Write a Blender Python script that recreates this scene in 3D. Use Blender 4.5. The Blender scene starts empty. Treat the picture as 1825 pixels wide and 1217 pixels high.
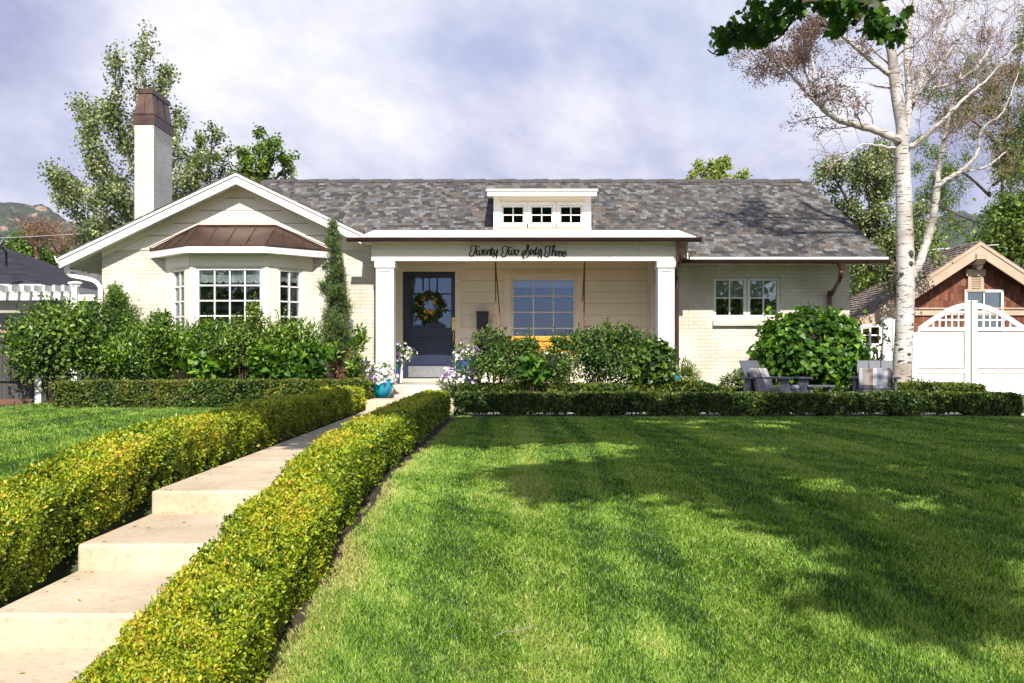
import bpy, bmesh, math, random
import numpy as np
from mathutils import Vector, Matrix

# ---------------------------------------------------------------- basic scale
F, CX, HY, CH = 1780.0, 912.5, 645.0, 1.6          # focal length in photo pixels, camera height
SUN = Vector((0.052, -0.743, 0.668)).normalized()   # towards the sun
rnd = random.Random(7)
rng = np.random.default_rng(7)
C = bpy.context.scene.collection

def XX(px, Z): return (px - CX) * Z / F
def ZZ(py, Z): return CH + (HY - py) * Z / F
def W(px, py, Z): return Vector((XX(px, Z), Z, ZZ(py, Z)))

# ---------------------------------------------------------------- objects
ORG = {}
def thing(name, label, cat, loc=(0, 0, 0), group=None):
    o = bpy.data.objects.new(name, None); C.objects.link(o)
    o.location = loc; o.empty_display_size = .2
    ORG[o.name] = Vector(loc)
    o['label'] = label; o['category'] = cat
    if group: o['group'] = group
    return o
def tag(o, label, cat, group=None):
    o['label'] = label; o['category'] = cat
    if group: o['group'] = group
    return o
def link(name, me, mat, parent=None):
    o = bpy.data.objects.new(name, me); C.objects.link(o)
    if mat and not me.materials: me.materials.append(mat)
    if parent is not None:
        o.parent = parent; ORG[o.name] = ORG[parent.name]
    else: ORG[o.name] = Vector((0, 0, 0))
    return o
def copy_tree(o, parent=None):
    c = o.copy(); C.objects.link(c)
    if parent is not None: c.parent = parent
    ORG[c.name] = ORG[o.name]
    for ch in list(o.children): copy_tree(ch, c)
    return c

class MB:
    """Collects simple solids and links them as one mesh object."""
    def __init__(s): s.v = []; s.f = []; s.M = None
    def add(s, vs, fs):
        n = len(s.v)
        for v in vs:
            v = Vector(v)
            s.v.append(s.M @ v if s.M is not None else v)
        s.f += [tuple(i + n for i in f) for f in fs]
        return s
    def box(s, x0, x1, y0, y1, z0, z1):
        return s.add([(x0,y0,z0),(x1,y0,z0),(x1,y1,z0),(x0,y1,z0),(x0,y0,z1),(x1,y0,z1),(x1,y1,z1),(x0,y1,z1)],
                     [(0,3,2,1),(4,5,6,7),(0,1,5,4),(1,2,6,5),(2,3,7,6),(3,0,4,7)])
    def prism(s, poly, y0, y1):                      # polygon in x,z, extruded along y
        n = len(poly)
        vs = [(x, y0, z) for x, z in poly] + [(x, y1, z) for x, z in poly]
        fs = [tuple(range(n)), tuple(range(2*n-1, n-1, -1))]
        fs += [(i, i+n, (i+1) % n + n, (i+1) % n) for i in range(n)]
        return s.add(vs, fs)
    def slab(s, quad, th):                           # top quad (4 points) with vertical thickness
        q = [Vector(p) for p in quad]
        vs = q + [p - Vector((0, 0, th)) for p in q]
        return s.add(vs, [(0,1,2,3),(7,6,5,4),(0,4,5,1),(1,5,6,2),(2,6,7,3),(3,7,4,0)])
    def hull(s, bot, top):                           # two polygons of n points joined
        n = len(bot)
        fs = [tuple(range(n-1, -1, -1)), tuple(range(n, 2*n))]
        fs += [(i, (i+1) % n, (i+1) % n + n, i+n) for i in range(n)]
        return s.add(list(bot) + list(top), fs)
    def quad(s, a, b, c, d): return s.add([a, b, c, d], [(0, 1, 2, 3)])
    def tube(s, pts, rad, n=8, cap=True):
        pts = [Vector(p) for p in pts]; m = len(pts)
        if not hasattr(rad, '__len__'): rad = [rad] * m
        vs = []; up = None
        for i, p in enumerate(pts):
            d = (pts[min(i+1, m-1)] - pts[max(i-1, 0)])
            d = d.normalized() if d.length > 1e-9 else Vector((0, 0, 1))
            if up is None: up = Vector((0, 0, 1)) if abs(d.z) < .9 else Vector((1, 0, 0))
            a = d.cross(up)
            if a.length < 1e-4: a = d.orthogonal()
            a.normalize(); b = a.cross(d).normalized(); up = b
            for k in range(n):
                t = 2 * math.pi * k / n
                vs.append(p + (a * math.cos(t) + b * math.sin(t)) * rad[i])
        fs = []
        for i in range(m-1):
            for k in range(n):
                k2 = (k+1) % n
                fs.append((i*n+k, i*n+k2, (i+1)*n+k2, (i+1)*n+k))
        if cap and n > 3:
            fs.append(tuple(range(n-1, -1, -1))); fs.append(tuple(range((m-1)*n, m*n)))
        return s.add(vs, fs)
    def lathe(s, prof, c, n=24):                     # profile (radius, z) around a vertical axis at c
        vs = []; m = len(prof)
        for r, z in prof:
            for k in range(n):
                t = 2 * math.pi * k / n
                vs.append((c[0] + r*math.cos(t), c[1] + r*math.sin(t), c[2] + z))
        fs = [(i*n+k, i*n+(k+1) % n, (i+1)*n+(k+1) % n, (i+1)*n+k) for i in range(m-1) for k in range(n)]
        fs.append(tuple(range(n-1, -1, -1))); fs.append(tuple(range((m-1)*n, m*n)))
        return s.add(vs, fs)
    def ball(s, c, rx, ry, rz, n=12, m=8):
        prof = [(math.sin(math.pi*i/m), -math.cos(math.pi*i/m)) for i in range(m+1)]
        vs = []
        for r, z in prof:
            for k in range(n):
                t = 2*math.pi*k/n
                vs.append((c[0]+rx*max(r, .01)*math.cos(t), c[1]+ry*max(r, .01)*math.sin(t), c[2]+rz*z))
        fs = [(i*n+k, i*n+(k+1) % n, (i+1)*n+(k+1) % n, (i+1)*n+k) for i in range(m) for k in range(n)]
        return s.add(vs, fs)
    def build(s, name, mat, parent=None, smooth=False, bevel=0):
        org = ORG[parent.name] if parent is not None else Vector((0, 0, 0))
        me = bpy.data.meshes.new(name)
        me.from_pydata([tuple(v - org) for v in s.v], [], s.f)
        bm = bmesh.new(); bm.from_mesh(me)
        bmesh.ops.recalc_face_normals(bm, faces=bm.faces); bm.to_mesh(me); bm.free()
        if smooth:
            me.polygons.foreach_set('use_smooth', [True] * len(me.polygons))
            me.set_sharp_from_angle(angle=math.radians(42))
        o = link(name, me, mat, parent)
        if bevel:
            b = o.modifiers.new('bevel', 'BEVEL'); b.width = bevel; b.segments = 2; b.limit_method = 'ANGLE'
        return o

def spline(pts, k=6):
    pts = [Vector(p) for p in pts]
    if len(pts) < 3: return pts
    out = []
    for i in range(len(pts) - 1):
        p0 = pts[max(i-1, 0)]; p1 = pts[i]; p2 = pts[i+1]; p3 = pts[min(i+2, len(pts)-1)]
        for j in range(k):
            t = j / k
            out.append(.5 * ((2*p1) + (p2-p0)*t + (2*p0-5*p1+4*p2-p3)*t*t + (3*p1-p0-3*p2+p3)*t*t*t))
    out.append(pts[-1]); return out

# ---------------------------------------------------------------- materials
def nodes(name):
    m = bpy.data.materials.new(name); m.use_nodes = True
    nt = m.node_tree; nt.nodes.clear()
    out = nt.nodes.new('ShaderNodeOutputMaterial')
    return m, nt, out
def N(nt, typ, **kw):
    n = nt.nodes.new(typ)
    for k, v in kw.items():
        if k in n.inputs.keys() if hasattr(n.inputs, 'keys') else False: n.inputs[k].default_value = v
        else: setattr(n, k, v)
    return n
def L(nt, a, b): nt.links.new(a, b)
def rgba(c): return (c[0], c[1], c[2], 1.0)
def ramp(nt, stops, interp='LINEAR'):
    r = nt.nodes.new('ShaderNodeValToRGB'); cr = r.color_ramp; cr.interpolation = interp
    while len(cr.elements) > 1: cr.elements.remove(cr.elements[0])
    cr.elements[0].position = stops[0][0]; cr.elements[0].color = rgba(stops[0][1])
    for p, c in stops[1:]:
        e = cr.elements.new(p); e.color = rgba(c)
    return r
def pm(name, col, rough=.6, col2=None, scale=4.0, bump=0.0, bscale=60.0, metal=0.0, spec=.5, detail=4, lo=.35, hi=.65, stretch=None, coat=0, speck=0, sscale=90):
    m, nt, out = nodes(name)
    p = N(nt, 'ShaderNodeBsdfPrincipled'); L(nt, p.outputs[0], out.inputs[0])
    p.inputs['Roughness'].default_value = rough; p.inputs['Metallic'].default_value = metal
    p.inputs['Specular IOR Level'].default_value = spec; p.inputs['Base Color'].default_value = rgba(col)
    p.inputs['Coat Weight'].default_value = coat
    tc = N(nt, 'ShaderNodeTexCoord'); vec = tc.outputs['Object']
    if stretch:
        mp = N(nt, 'ShaderNodeMapping'); mp.inputs['Scale'].default_value = stretch
        L(nt, vec, mp.inputs[0]); vec = mp.outputs[0]
    if col2 is not None:
        n = N(nt, 'ShaderNodeTexNoise'); n.inputs['Scale'].default_value = scale; n.inputs['Detail'].default_value = detail
        n.inputs['Roughness'].default_value = .6
        L(nt, vec, n.inputs['Vector'])
        r = ramp(nt, [(lo, col), (hi, col2)]); L(nt, n.outputs[0], r.inputs[0]); L(nt, r.outputs[0], p.inputs['Base Color'])
    if speck:
        n3 = N(nt, 'ShaderNodeTexNoise'); n3.inputs['Scale'].default_value = sscale; n3.inputs['Detail'].default_value = 5; n3.inputs['Roughness'].default_value = .75; L(nt, vec, n3.inputs['Vector'])
        r3 = ramp(nt, [(.30, (1 - speck,) * 3), (.48, (1, 1, 1)), (.75, (1 + speck * .25,) * 3)]); L(nt, n3.outputs[0], r3.inputs[0])
        ms = N(nt, 'ShaderNodeMix', data_type='RGBA', blend_type='MULTIPLY'); ms.inputs['Factor'].default_value = 1
        if p.inputs['Base Color'].links: L(nt, p.inputs['Base Color'].links[0].from_socket, ms.inputs[6])
        else: ms.inputs[6].default_value = rgba(col)
        L(nt, r3.outputs[0], ms.inputs[7]); L(nt, ms.outputs[2], p.inputs['Base Color'])
    if bump:
        n2 = N(nt, 'ShaderNodeTexNoise'); n2.inputs['Scale'].default_value = bscale; n2.inputs['Detail'].default_value = 3
        L(nt, vec, n2.inputs['Vector'])
        b = N(nt, 'ShaderNodeBump'); b.inputs['Strength'].default_value = bump; b.inputs['Distance'].default_value = .01
        L(nt, n2.outputs[0], b.inputs['Height']); L(nt, b.outputs[0], p.inputs['Normal'])
    return m
def wall_coords(nt):                                  # u = x + y, v = z : works on every upright wall
    tc = N(nt, 'ShaderNodeTexCoord'); sp = N(nt, 'ShaderNodeSeparateXYZ'); L(nt, tc.outputs['Object'], sp.inputs[0])
    ad = N(nt, 'ShaderNodeMath', operation='ADD'); L(nt, sp.outputs[0], ad.inputs[0]); L(nt, sp.outputs[1], ad.inputs[1])
    cb = N(nt, 'ShaderNodeCombineXYZ'); L(nt, ad.outputs[0], cb.inputs[0]); L(nt, sp.outputs[2], cb.inputs[1])
    return tc, cb.outputs[0]
def brick_mat(name, c1, c2, mortar, bw=.21, rh=.068, rough=.7, bump=.6, stain=None):
    m, nt, out = nodes(name)
    p = N(nt, 'ShaderNodeBsdfPrincipled'); L(nt, p.outputs[0], out.inputs[0]); p.inputs['Roughness'].default_value = rough
    tc, uv = wall_coords(nt)
    b = N(nt, 'ShaderNodeTexBrick'); L(nt, uv, b.inputs['Vector'])
    b.inputs['Color1'].default_value = rgba(c1); b.inputs['Color2'].default_value = rgba(c2); b.inputs['Mortar'].default_value = rgba(mortar)
    b.inputs['Scale'].default_value = 1; b.inputs['Mortar Size'].default_value = .006; b.inputs['Mortar Smooth'].default_value = .4
    b.inputs['Brick Width'].default_value = bw; b.inputs['Row Height'].default_value = rh; b.inputs['Bias'].default_value = -.2
    n = N(nt, 'ShaderNodeTexNoise'); n.inputs['Scale'].default_value = 1.6; n.inputs['Detail'].default_value = 6; L(nt, tc.outputs['Object'], n.inputs['Vector'])
    r = ramp(nt, [(.3, stain or tuple(x*.86 for x in c1)), (.62, (1, 1, 1))]); L(nt, n.outputs[0], r.inputs[0])
    mx = N(nt, 'ShaderNodeMix', data_type='RGBA', blend_type='MULTIPLY'); mx.inputs['Factor'].default_value = .6
    L(nt, b.outputs['Color'], mx.inputs[6]); L(nt, r.outputs[0], mx.inputs[7]); L(nt, mx.outputs[2], p.inputs['Base Color'])
    n2 = N(nt, 'ShaderNodeTexNoise'); n2.inputs['Scale'].default_value = 28; n2.inputs['Detail'].default_value = 4; L(nt, tc.outputs['Object'], n2.inputs['Vector'])
    ma = N(nt, 'ShaderNodeMath', operation='MULTIPLY_ADD'); ma.inputs[1].default_value = -.8
    L(nt, b.outputs['Fac'], ma.inputs[0]); L(nt, n2.outputs[0], ma.inputs[2])
    bp = N(nt, 'ShaderNodeBump'); bp.inputs['Strength'].default_value = bump; bp.inputs['Distance'].default_value = .008
    L(nt, ma.outputs[0], bp.inputs['Height']); L(nt, bp.outputs[0], p.inputs['Normal'])
    return m
def shingle_mat(name, cols, bw, rh, pitch=0.0, wall=False, rough=.85, gap=(.02, .018, .016), bump=.8):
    m, nt, out = nodes(name)
    p = N(nt, 'ShaderNodeBsdfPrincipled'); L(nt, p.outputs[0], out.inputs[0]); p.inputs['Roughness'].default_value = rough
    p.inputs['Specular IOR Level'].default_value = .3
    if wall: tc, uv = wall_coords(nt)
    else:
        tc = N(nt, 'ShaderNodeTexCoord'); mp = N(nt, 'ShaderNodeMapping'); L(nt, tc.outputs['Object'], mp.inputs[0])
        mp.inputs['Rotation'].default_value = (-pitch, 0, 0); uv = mp.outputs[0]
    b = N(nt, 'ShaderNodeTexBrick'); L(nt, uv, b.inputs['Vector'])
    b.inputs['Color1'].default_value = (0, 0, 0, 1); b.inputs['Color2'].default_value = (1, 1, 1, 1); b.inputs['Mortar'].default_value = (.5, .5, .5, 1)
    b.inputs['Scale'].default_value = 1; b.inputs['Mortar Size'].default_value = .0035; b.inputs['Mortar Smooth'].default_value = .1
    b.inputs['Brick Width'].default_value = bw; b.inputs['Row Height'].default_value = rh; b.offset = .37; b.offset_frequency = 2
    b.squash = .62; b.squash_frequency = 3
    k = len(cols)
    r = ramp(nt, [(i / k, c) for i, c in enumerate(cols)], 'CONSTANT'); L(nt, b.outputs['Color'], r.inputs[0])
    n = N(nt, 'ShaderNodeTexNoise'); n.inputs['Scale'].default_value = 30; n.inputs['Detail'].default_value = 5; L(nt, tc.outputs['Object'], n.inputs['Vector'])
    r2 = ramp(nt, [(.3, (.62, .62, .62)), (.7, (1.25, 1.25, 1.25))]); L(nt, n.outputs[0], r2.inputs[0])
    mx = N(nt, 'ShaderNodeMix', data_type='RGBA', blend_type='MULTIPLY'); mx.inputs['Factor'].default_value = .8
    L(nt, r.outputs[0], mx.inputs[6]); L(nt, r2.outputs[0], mx.inputs[7])
    mg = N(nt, 'ShaderNodeMix', data_type='RGBA'); L(nt, b.outputs['Fac'], mg.inputs['Factor']); L(nt, mx.outputs[2], mg.inputs[6]); mg.inputs[7].default_value = rgba(gap)
    L(nt, mg.outputs[2], p.inputs['Base Color'])
    # saw-tooth height so every course overlaps the one below
    sp = N(nt, 'ShaderNodeSeparateXYZ'); L(nt, uv, sp.inputs[0])
    dv = N(nt, 'ShaderNodeMath', operation='DIVIDE'); dv.inputs[1].default_value = rh; L(nt, sp.outputs[1], dv.inputs[0])
    fr = N(nt, 'ShaderNodeMath', operation='FRACT'); L(nt, dv.outputs[0], fr.inputs[0])
    iv = N(nt, 'ShaderNodeMath', operation='SUBTRACT'); iv.inputs[0].default_value = 1; L(nt, fr.outputs[0], iv.inputs[1])
    ad = N(nt, 'ShaderNodeMath', operation='MULTIPLY_ADD'); ad.inputs[1].default_value = .35; L(nt, b.outputs['Color'], ad.inputs[0]); L(nt, iv.outputs[0], ad.inputs[2])
    bp = N(nt, 'ShaderNodeBump'); bp.inputs['Strength'].default_value = bump; bp.inputs['Distance'].default_value = .012
    L(nt, ad.outputs[0], bp.inputs['Height']); L(nt, bp.outputs[0], p.inputs['Normal'])
    return m
def leaf_mat(name, stops, trans=.3, rough=.42, spec=.4, tint=1.25):
    """Per-leaf colour from the attribute v; light comes through the blade."""
    m, nt, out = nodes(name)
    at = N(nt, 'ShaderNodeAttribute', attribute_name='v')
    r = ramp(nt, stops); L(nt, at.outputs['Fac'], r.inputs[0])
    p = N(nt, 'ShaderNodeBsdfPrincipled'); p.inputs['Roughness'].default_value = rough; p.inputs['Specular IOR Level'].default_value = spec
    L(nt, r.outputs[0], p.inputs['Base Color'])
    t = N(nt, 'ShaderNodeBsdfTranslucent')
    mu = N(nt, 'ShaderNodeMix', data_type='RGBA', blend_type='MULTIPLY'); mu.inputs['Factor'].default_value = 1
    mu.inputs[7].default_value = (tint*1.05, tint, tint*.55, 1); L(nt, r.outputs[0], mu.inputs[6]); L(nt, mu.outputs[2], t.inputs[0])
    mx = N(nt, 'ShaderNodeMixShader'); mx.inputs[0].default_value = trans
    L(nt, p.outputs[0], mx.inputs[1]); L(nt, t.outputs[0], mx.inputs[2]); L(nt, mx.outputs[0], out.inputs[0])
    return m
def glass_mat(name, refl=.18, tint=(.9, .95, 1.0)):
    m, nt, out = nodes(name)
    t = N(nt, 'ShaderNodeBsdfTransparent'); t.inputs[0].default_value = rgba((.8, .84, .84))
    g = N(nt, 'ShaderNodeBsdfGlossy'); g.inputs['Roughness'].default_value = .02; g.inputs[0].default_value = rgba(tint)
    mx = N(nt, 'ShaderNodeMixShader'); mx.inputs[0].default_value = refl
    # float glass is never perfectly flat
    tc = N(nt, 'ShaderNodeTexCoord'); n = N(nt, 'ShaderNodeTexNoise'); n.inputs['Scale'].default_value = 1.7; L(nt, tc.outputs['Object'], n.inputs['Vector'])
    bp = N(nt, 'ShaderNodeBump'); bp.inputs['Strength'].default_value = .06; bp.inputs['Distance'].default_value = .05
    L(nt, n.outputs[0], bp.inputs['Height']); L(nt, bp.outputs[0], g.inputs['Normal'])
    L(nt, t.outputs[0], mx.inputs[1]); L(nt, g.outputs[0], mx.inputs[2]); L(nt, mx.outputs[0], out.inputs[0])
    return m

# ---------------------------------------------------------------- leaves, fast
TEMPL = {
 'diamond': ([(0,0,0),(.5,.45,.1),(0,1,-.04),(-.5,.45,.1)], [(0,1,2),(0,2,3)]),
 'oval': ([(0,0,0),(.42,.28,.08),(.42,.65,.08),(0,1,-.05),(-.42,.65,.08),(-.42,.28,.08)], [(0,1,2,3),(0,3,4,5)]),
 'heart': ([(0,.08,0),(.3,-.06,.05),(.52,.2,.08),(.42,.55,.05),(0,1,-.1),(-.42,.55,.05),(-.52,.2,.08),(-.3,-.06,.05)], [(0,1,2,3,4),(0,4,5,6,7)]),
 'maple': ([(0,0,0),(.22,.02,.02),(.32,.2,.03),(.55,.25,.05),(.42,.42,.04),(.5,.62,.06),(.25,.58,.03),(.2,.75,.03),(0,1,-.06),(-.2,.75,.03),(-.25,.58,.03),(-.5,.62,.06),(-.42,.42,.04),(-.55,.25,.05),(-.32,.2,.03),(-.22,.02,.02),(0,.42,0)],
            [(16,i,i+1) for i in range(15)] + [(16,15,0)]),
 'blade': ([(-.5,0,0),(.5,0,0),(.38,.55,.08),(-.38,.55,.08),(0,1,.3)], [(0,1,2,3),(3,2,4)]),
 'strap': ([(0,0,0),(.5,.35,.04),(.3,.75,.0),(0,1,-.08),(-.3,.75,.0),(-.5,.35,.04)], [(0,1,2,3),(0,3,4,5)]),
 'flower': ([(0,0,-.15)] + [(.5*math.cos(i*math.pi/5)*(1 if i % 2 == 0 else .82), .5*math.sin(i*math.pi/5)*(1 if i % 2 == 0 else .82), .12) for i in range(10)], [(0,i,i % 10+1) for i in range(1, 11)]),
}
def unit(a): return a / np.maximum(np.linalg.norm(a, axis=1, keepdims=True), 1e-9)
def rdir(n): return unit(rng.normal(size=(n, 3)))
def lowf(P, s=1.0):
    x, y, z = (P * s).T
    return (np.sin(2.1*x+1.3*np.sin(1.7*z)+.4) + np.sin(2.7*y+1.9*x+2) + np.sin(3.1*z-1.3*x+1.1*np.sin(2.3*y)+4) + np.sin(5.3*x-3.7*z+2.9*y)) / 4
def leaves(name, P, T, Nn, Ln, Wd, shape, mat, parent=None, vbase=.5, vr=.22, vlow=.16, vs=2.0, v=None):
    P = np.asarray(P, float); n = len(P)
    T = unit(np.asarray(T, float)); Nn = np.asarray(Nn, float)
    Nn = unit(Nn - (Nn * T).sum(1, keepdims=True) * T); B = np.cross(T, Nn)
    tv, tf = TEMPL[shape]; tv = np.array(tv); k = len(tv)
    Ln = np.broadcast_to(np.asarray(Ln, float), (n,)); Wd = np.broadcast_to(np.asarray(Wd, float), (n,))
    V = (P[:, None, :] + B[:, None, :] * (tv[None, :, 0:1] * Wd[:, None, None]) + T[:, None, :] * (tv[None, :, 1:2] * Ln[:, None, None])
         + Nn[:, None, :] * (tv[None, :, 2:3] * Ln[:, None, None])).reshape(-1, 3)
    if parent is not None: V = V - np.array(ORG[parent.name])
    lt = np.array([len(f) for f in tf]); li = np.concatenate([np.array(f) for f in tf])
    LI = (li[None, :] + (np.arange(n) * k)[:, None]).reshape(-1)
    LT = np.tile(lt, n); LS = np.concatenate([[0], np.cumsum(LT)[:-1]])
    me = bpy.data.meshes.new(name)
    me.vertices.add(len(V)); me.vertices.foreach_set('co', V.astype(np.float32).ravel())
    me.loops.add(len(LI)); me.loops.foreach_set('vertex_index', LI.astype(np.int32))
    me.polygons.add(len(LT)); me.polygons.foreach_set('loop_start', LS.astype(np.int32)); me.polygons.foreach_set('loop_total', LT.astype(np.int32))
    if v is None: v = vbase + vr * rng.normal(size=n) + vlow * lowf(P, vs)
    a = me.attributes.new('v', 'FLOAT', 'POINT'); a.data.foreach_set('value', np.repeat(np.clip(v, 0, 1), k).astype(np.float32))
    me.update(calc_edges=True)
    return link(name, me, mat, parent)
def blob_points(blobs, n, shell=.55, lump=.16):
    """Points in the outer part of ellipsoids; blobs are (centre, rx, ry, rz). Returns points and outward normals."""
    ar = np.array([(b[1]*b[2] + b[1]*b[3] + b[2]*b[3]) for b in blobs]); cnt = np.maximum((n * ar / ar.sum()).astype(int), 1)
    PP, NN = [], []
    for (c, rx, ry, rz), m in zip(blobs, cnt):
        R = np.array([rx, ry, rz])
        nc = max(8, int(9 * (rx*rz + rx*ry) / .25)) if rx < 3 else 160
        nc = min(nc, 240)
        cd = rdir(nc); cr = (1 - shell * rng.random(nc) ** 1.6)[:, None]     # clumps on the surface
        cs = max(.05, min(.32 * min(rx, rz), .42))
        idx = rng.integers(0, nc, m); d = rdir(m)
        fill = rng.random(m) < .3
        p1 = cd[idx] * cr[idx] * R + d * (rng.random((m, 1)) ** .5) * cs * (1 + 1.2*rng.random((m, 1)))
        p2 = d * (1 - shell * rng.random((m, 1)) ** 1.5) * R
        p = np.where(fill[:, None], p2, p1) * (1 + lump * lowf(d * 2.3 + np.array(c), 1.3)[:, None])
        PP.append(p + np.array(c)); NN.append(unit(np.where(fill[:, None], d, unit(cd[idx] + d * .9))))
    return np.concatenate(PP), np.concatenate(NN)
def foliage(name, blobs, n, ln, wd, shape, mat, parent, shell=.55, lump=.16, up=.35, rand=.7, zmin=None, droop=0.0, **kw):
    P, Nn = blob_points(blobs, n, shell, lump)
    if zmin is not None: keep = P[:, 2] > zmin; P, Nn = P[keep], Nn[keep]
    n = len(P); U = np.array([0, 0, 1.0])
    T = Nn * .5 + rdir(n) * .9 + U * (.25 - droop); NN = Nn * .7 + U * up + rdir(n) * rand
    s = .7 + .6 * rng.random(n)
    return leaves(name, P, T, NN, ln * s, wd * s, shape, mat, parent, **kw)
def pxblobs(lst, Z, ry=.8):
    """Ellipsoids from photo measures: (px, py, rx_px, rz_px[, dz])"""
    out = []
    for b in lst:
        dz = b[4] if len(b) > 4 else 0
        Zb = Z + dz; k = Zb / F
        out.append((tuple(W(b[0], b[1], Zb)), b[2]*k, max(b[2], b[3])*k*ry, b[3]*k))
    return out
def interp(x, xs, ys): return float(np.interp(x, xs, ys))
# ---------------------------------------------------------------- materials in use
M = {}
M['white'] = pm('white_paint', (.80, .79, .76), .45, (.74, .725, .69), 3, .08, 50)
M['cream'] = pm('cream_siding_paint', (.84, .765, .63), .55, (.80, .72, .59), 2.2, .12, 70)
M['brick'] = brick_mat('white_painted_brick', (.70, .655, .56), (.645, .60, .505), (.575, .53, .44), bump=.75)
M['copper'] = pm('aged_copper', (.125, .066, .046), .4, (.058, .036, .030), 3.5, .1, 30, metal=.5, lo=.3, hi=.7)
M['bronze'] = pm('bronze_gutter', (.085, .038, .032), .35, (.06, .03, .028), 4, 0, metal=.45)
M['navy'] = pm('navy_door_paint', (.016, .023, .055), .35, (.022, .031, .07), 3)
M['steel'] = pm('brushed_steel', (.55, .55, .56), .3, (.42, .43, .45), 14, .1, 90, metal=.85)
M['brass'] = pm('polished_brass', (.75, .52, .16), .25, (.6, .4, .1), 8, metal=.9)
M['black'] = pm('black_metal', (.012, .014, .018), .35)
M['ink'] = pm('lettering_black', (.008, .008, .008), .5)
M['glass'] = glass_mat('window_glass', .16)
M['glassblue'] = glass_mat('porch_glass', .095, (.55, .66, 1.0))
M['dark'] = pm('dark_room', (.02, .02, .022), .9)
M['room'] = pm('dim_room', (.05, .045, .04), .9, (.02, .018, .016), 1.5)
M['blind'] = pm('window_blind', (.62, .63, .62), .8, (.5, .52, .52), 2)
M['concrete'] = pm('tan_concrete', (.62, .51, .37), .82, (.40, .30, .20), 1.7, .3, 110, lo=.36, hi=.80, detail=9, speck=.30, sscale=26)
M['concrete_light'] = pm('pale_concrete', (.58, .53, .46), .85, (.46, .42, .36), 2, .25, 90, speck=.25, sscale=30)
M['porch_white'] = pm('porch_ceiling_paint', (.82, .80, .75), .6)
M['soil'] = pm('soil', (.03, .02, .013), .95, (.055, .037, .022), 9, .6, 40)
M['turf'] = pm('turf_base', (.035, .055, .015), .95, (.07, .085, .025), 8, .6, 60)
M['rope'] = pm('brown_rope', (.16, .085, .06), .8)
M['orange'] = pm('orange_bench_paint', (.85, .36, .03), .4, (.75, .3, .03), 5)
M['pot'] = pm('turquoise_glaze', (.0, .30, .42), .12, (.005, .20, .32), 4, coat=.6)
M['potblue'] = pm('blue_glaze', (.01, .07, .2), .15, (.005, .04, .12), 4, coat=.5)
M['bark'] = pm('brown_bark', (.10, .07, .045), .9, (.045, .032, .022), 9, .8, 30, stretch=(1, 1, .25))
M['greybark'] = pm('grey_bark', (.30, .27, .22), .9, (.14, .12, .10), 8, .6, 30, stretch=(1, 1, .3))
M['twig'] = pm('dry_twig', (.25, .15, .10), .85, (.13, .08, .06), 6)
M['stem'] = pm('shrub_stem', (.06, .04, .022), .9, (.03, .022, .014), 10)
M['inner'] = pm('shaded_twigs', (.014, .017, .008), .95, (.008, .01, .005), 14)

G = lambda a, b, c, d=None: [(.0, a), (.4, b), (.75, c)] + ([(1.0, d)] if d else [])
M['hedge_gold'] = leaf_mat('boxwood_gold', G((.018, .045, .006), (.14, .23, .010), (.42, .47, .018), (.54, .36, .05)), .22, .4)
M['hedge_green'] = leaf_mat('boxwood_green', G((.012, .03, .007), (.05, .095, .013), (.16, .20, .028), (.24, .19, .04)), .2, .4)
M['leaf_lime'] = leaf_mat('lime_leaf', G((.05, .09, .012), (.14, .22, .03), (.30, .38, .07), (.42, .46, .12)), .35)
M['leaf_mid'] = leaf_mat('mid_green_leaf', G((.018, .045, .010), (.075, .15, .018), (.19, .30, .04), (.32, .40, .07)), .3)
M['leaf_deep'] = leaf_mat('deep_green_leaf', G((.012, .035, .010), (.045, .10, .018), (.12, .21, .03), (.23, .31, .05)), .28)
M['leaf_laurel'] = leaf_mat('glossy_laurel_leaf', G((.015, .05, .008), (.075, .17, .012), (.20, .35, .022), (.36, .50, .06)), .3, .3, .5)
M['leaf_vine'] = leaf_mat('broad_vine_leaf', G((.015, .05, .008), (.05, .135, .012), (.12, .25, .02), (.27, .42, .04)), .32, .4, .35)
M['leaf_aspen'] = leaf_mat('aspen_leaf', G((.035, .06, .02), (.16, .21, .07), (.40, .46, .20), (.62, .62, .36)), .3, .4)
M['leaf_cypress'] = leaf_mat('cypress_spray', G((.022, .05, .016), (.06, .115, .028), (.14, .21, .05), (.24, .26, .09)), .2, .6)
M['leaf_dry'] = leaf_mat('dry_brown_leaf', G((.10, .05, .025), (.22, .11, .06), (.34, .20, .12)), .2, .8)
M['leaf_seed'] = leaf_mat('dry_seed_head', G((.07, .04, .04), (.14, .085, .08), (.25, .17, .14)), .2, .8)
M['leaf_maple'] = leaf_mat('maple_leaf', G((.014, .05, .008), (.045, .13, .014), (.10, .22, .02), (.18, .32, .04)), .45, .45)
M['grass'] = leaf_mat('grass_blade', [(0, (.022, .055, .009)), (.28, (.085, .19, .02)), (.58, (.25, .42, .05)), (.88, (.44, .56, .13)), (1, (.55, .52, .20))], .3, .42, .35)
M['petal_white'] = leaf_mat('white_petal', [(0, (.75, .70, .76)), (1, (.86, .84, .86))], .3, .6)
M['petal_purple'] = leaf_mat('purple_petal', [(0, (.12, .03, .36)), (1, (.30, .12, .62))], .3, .6)
M['petal_mauve'] = leaf_mat('mauve_petal', [(0, (.36, .24, .58)), (1, (.74, .66, .84))], .3, .6)
M['petal_yellow'] = leaf_mat('yellow_petal', [(0, (.85, .42, .03)), (1, (.95, .66, .14))], .3, .6)

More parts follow.
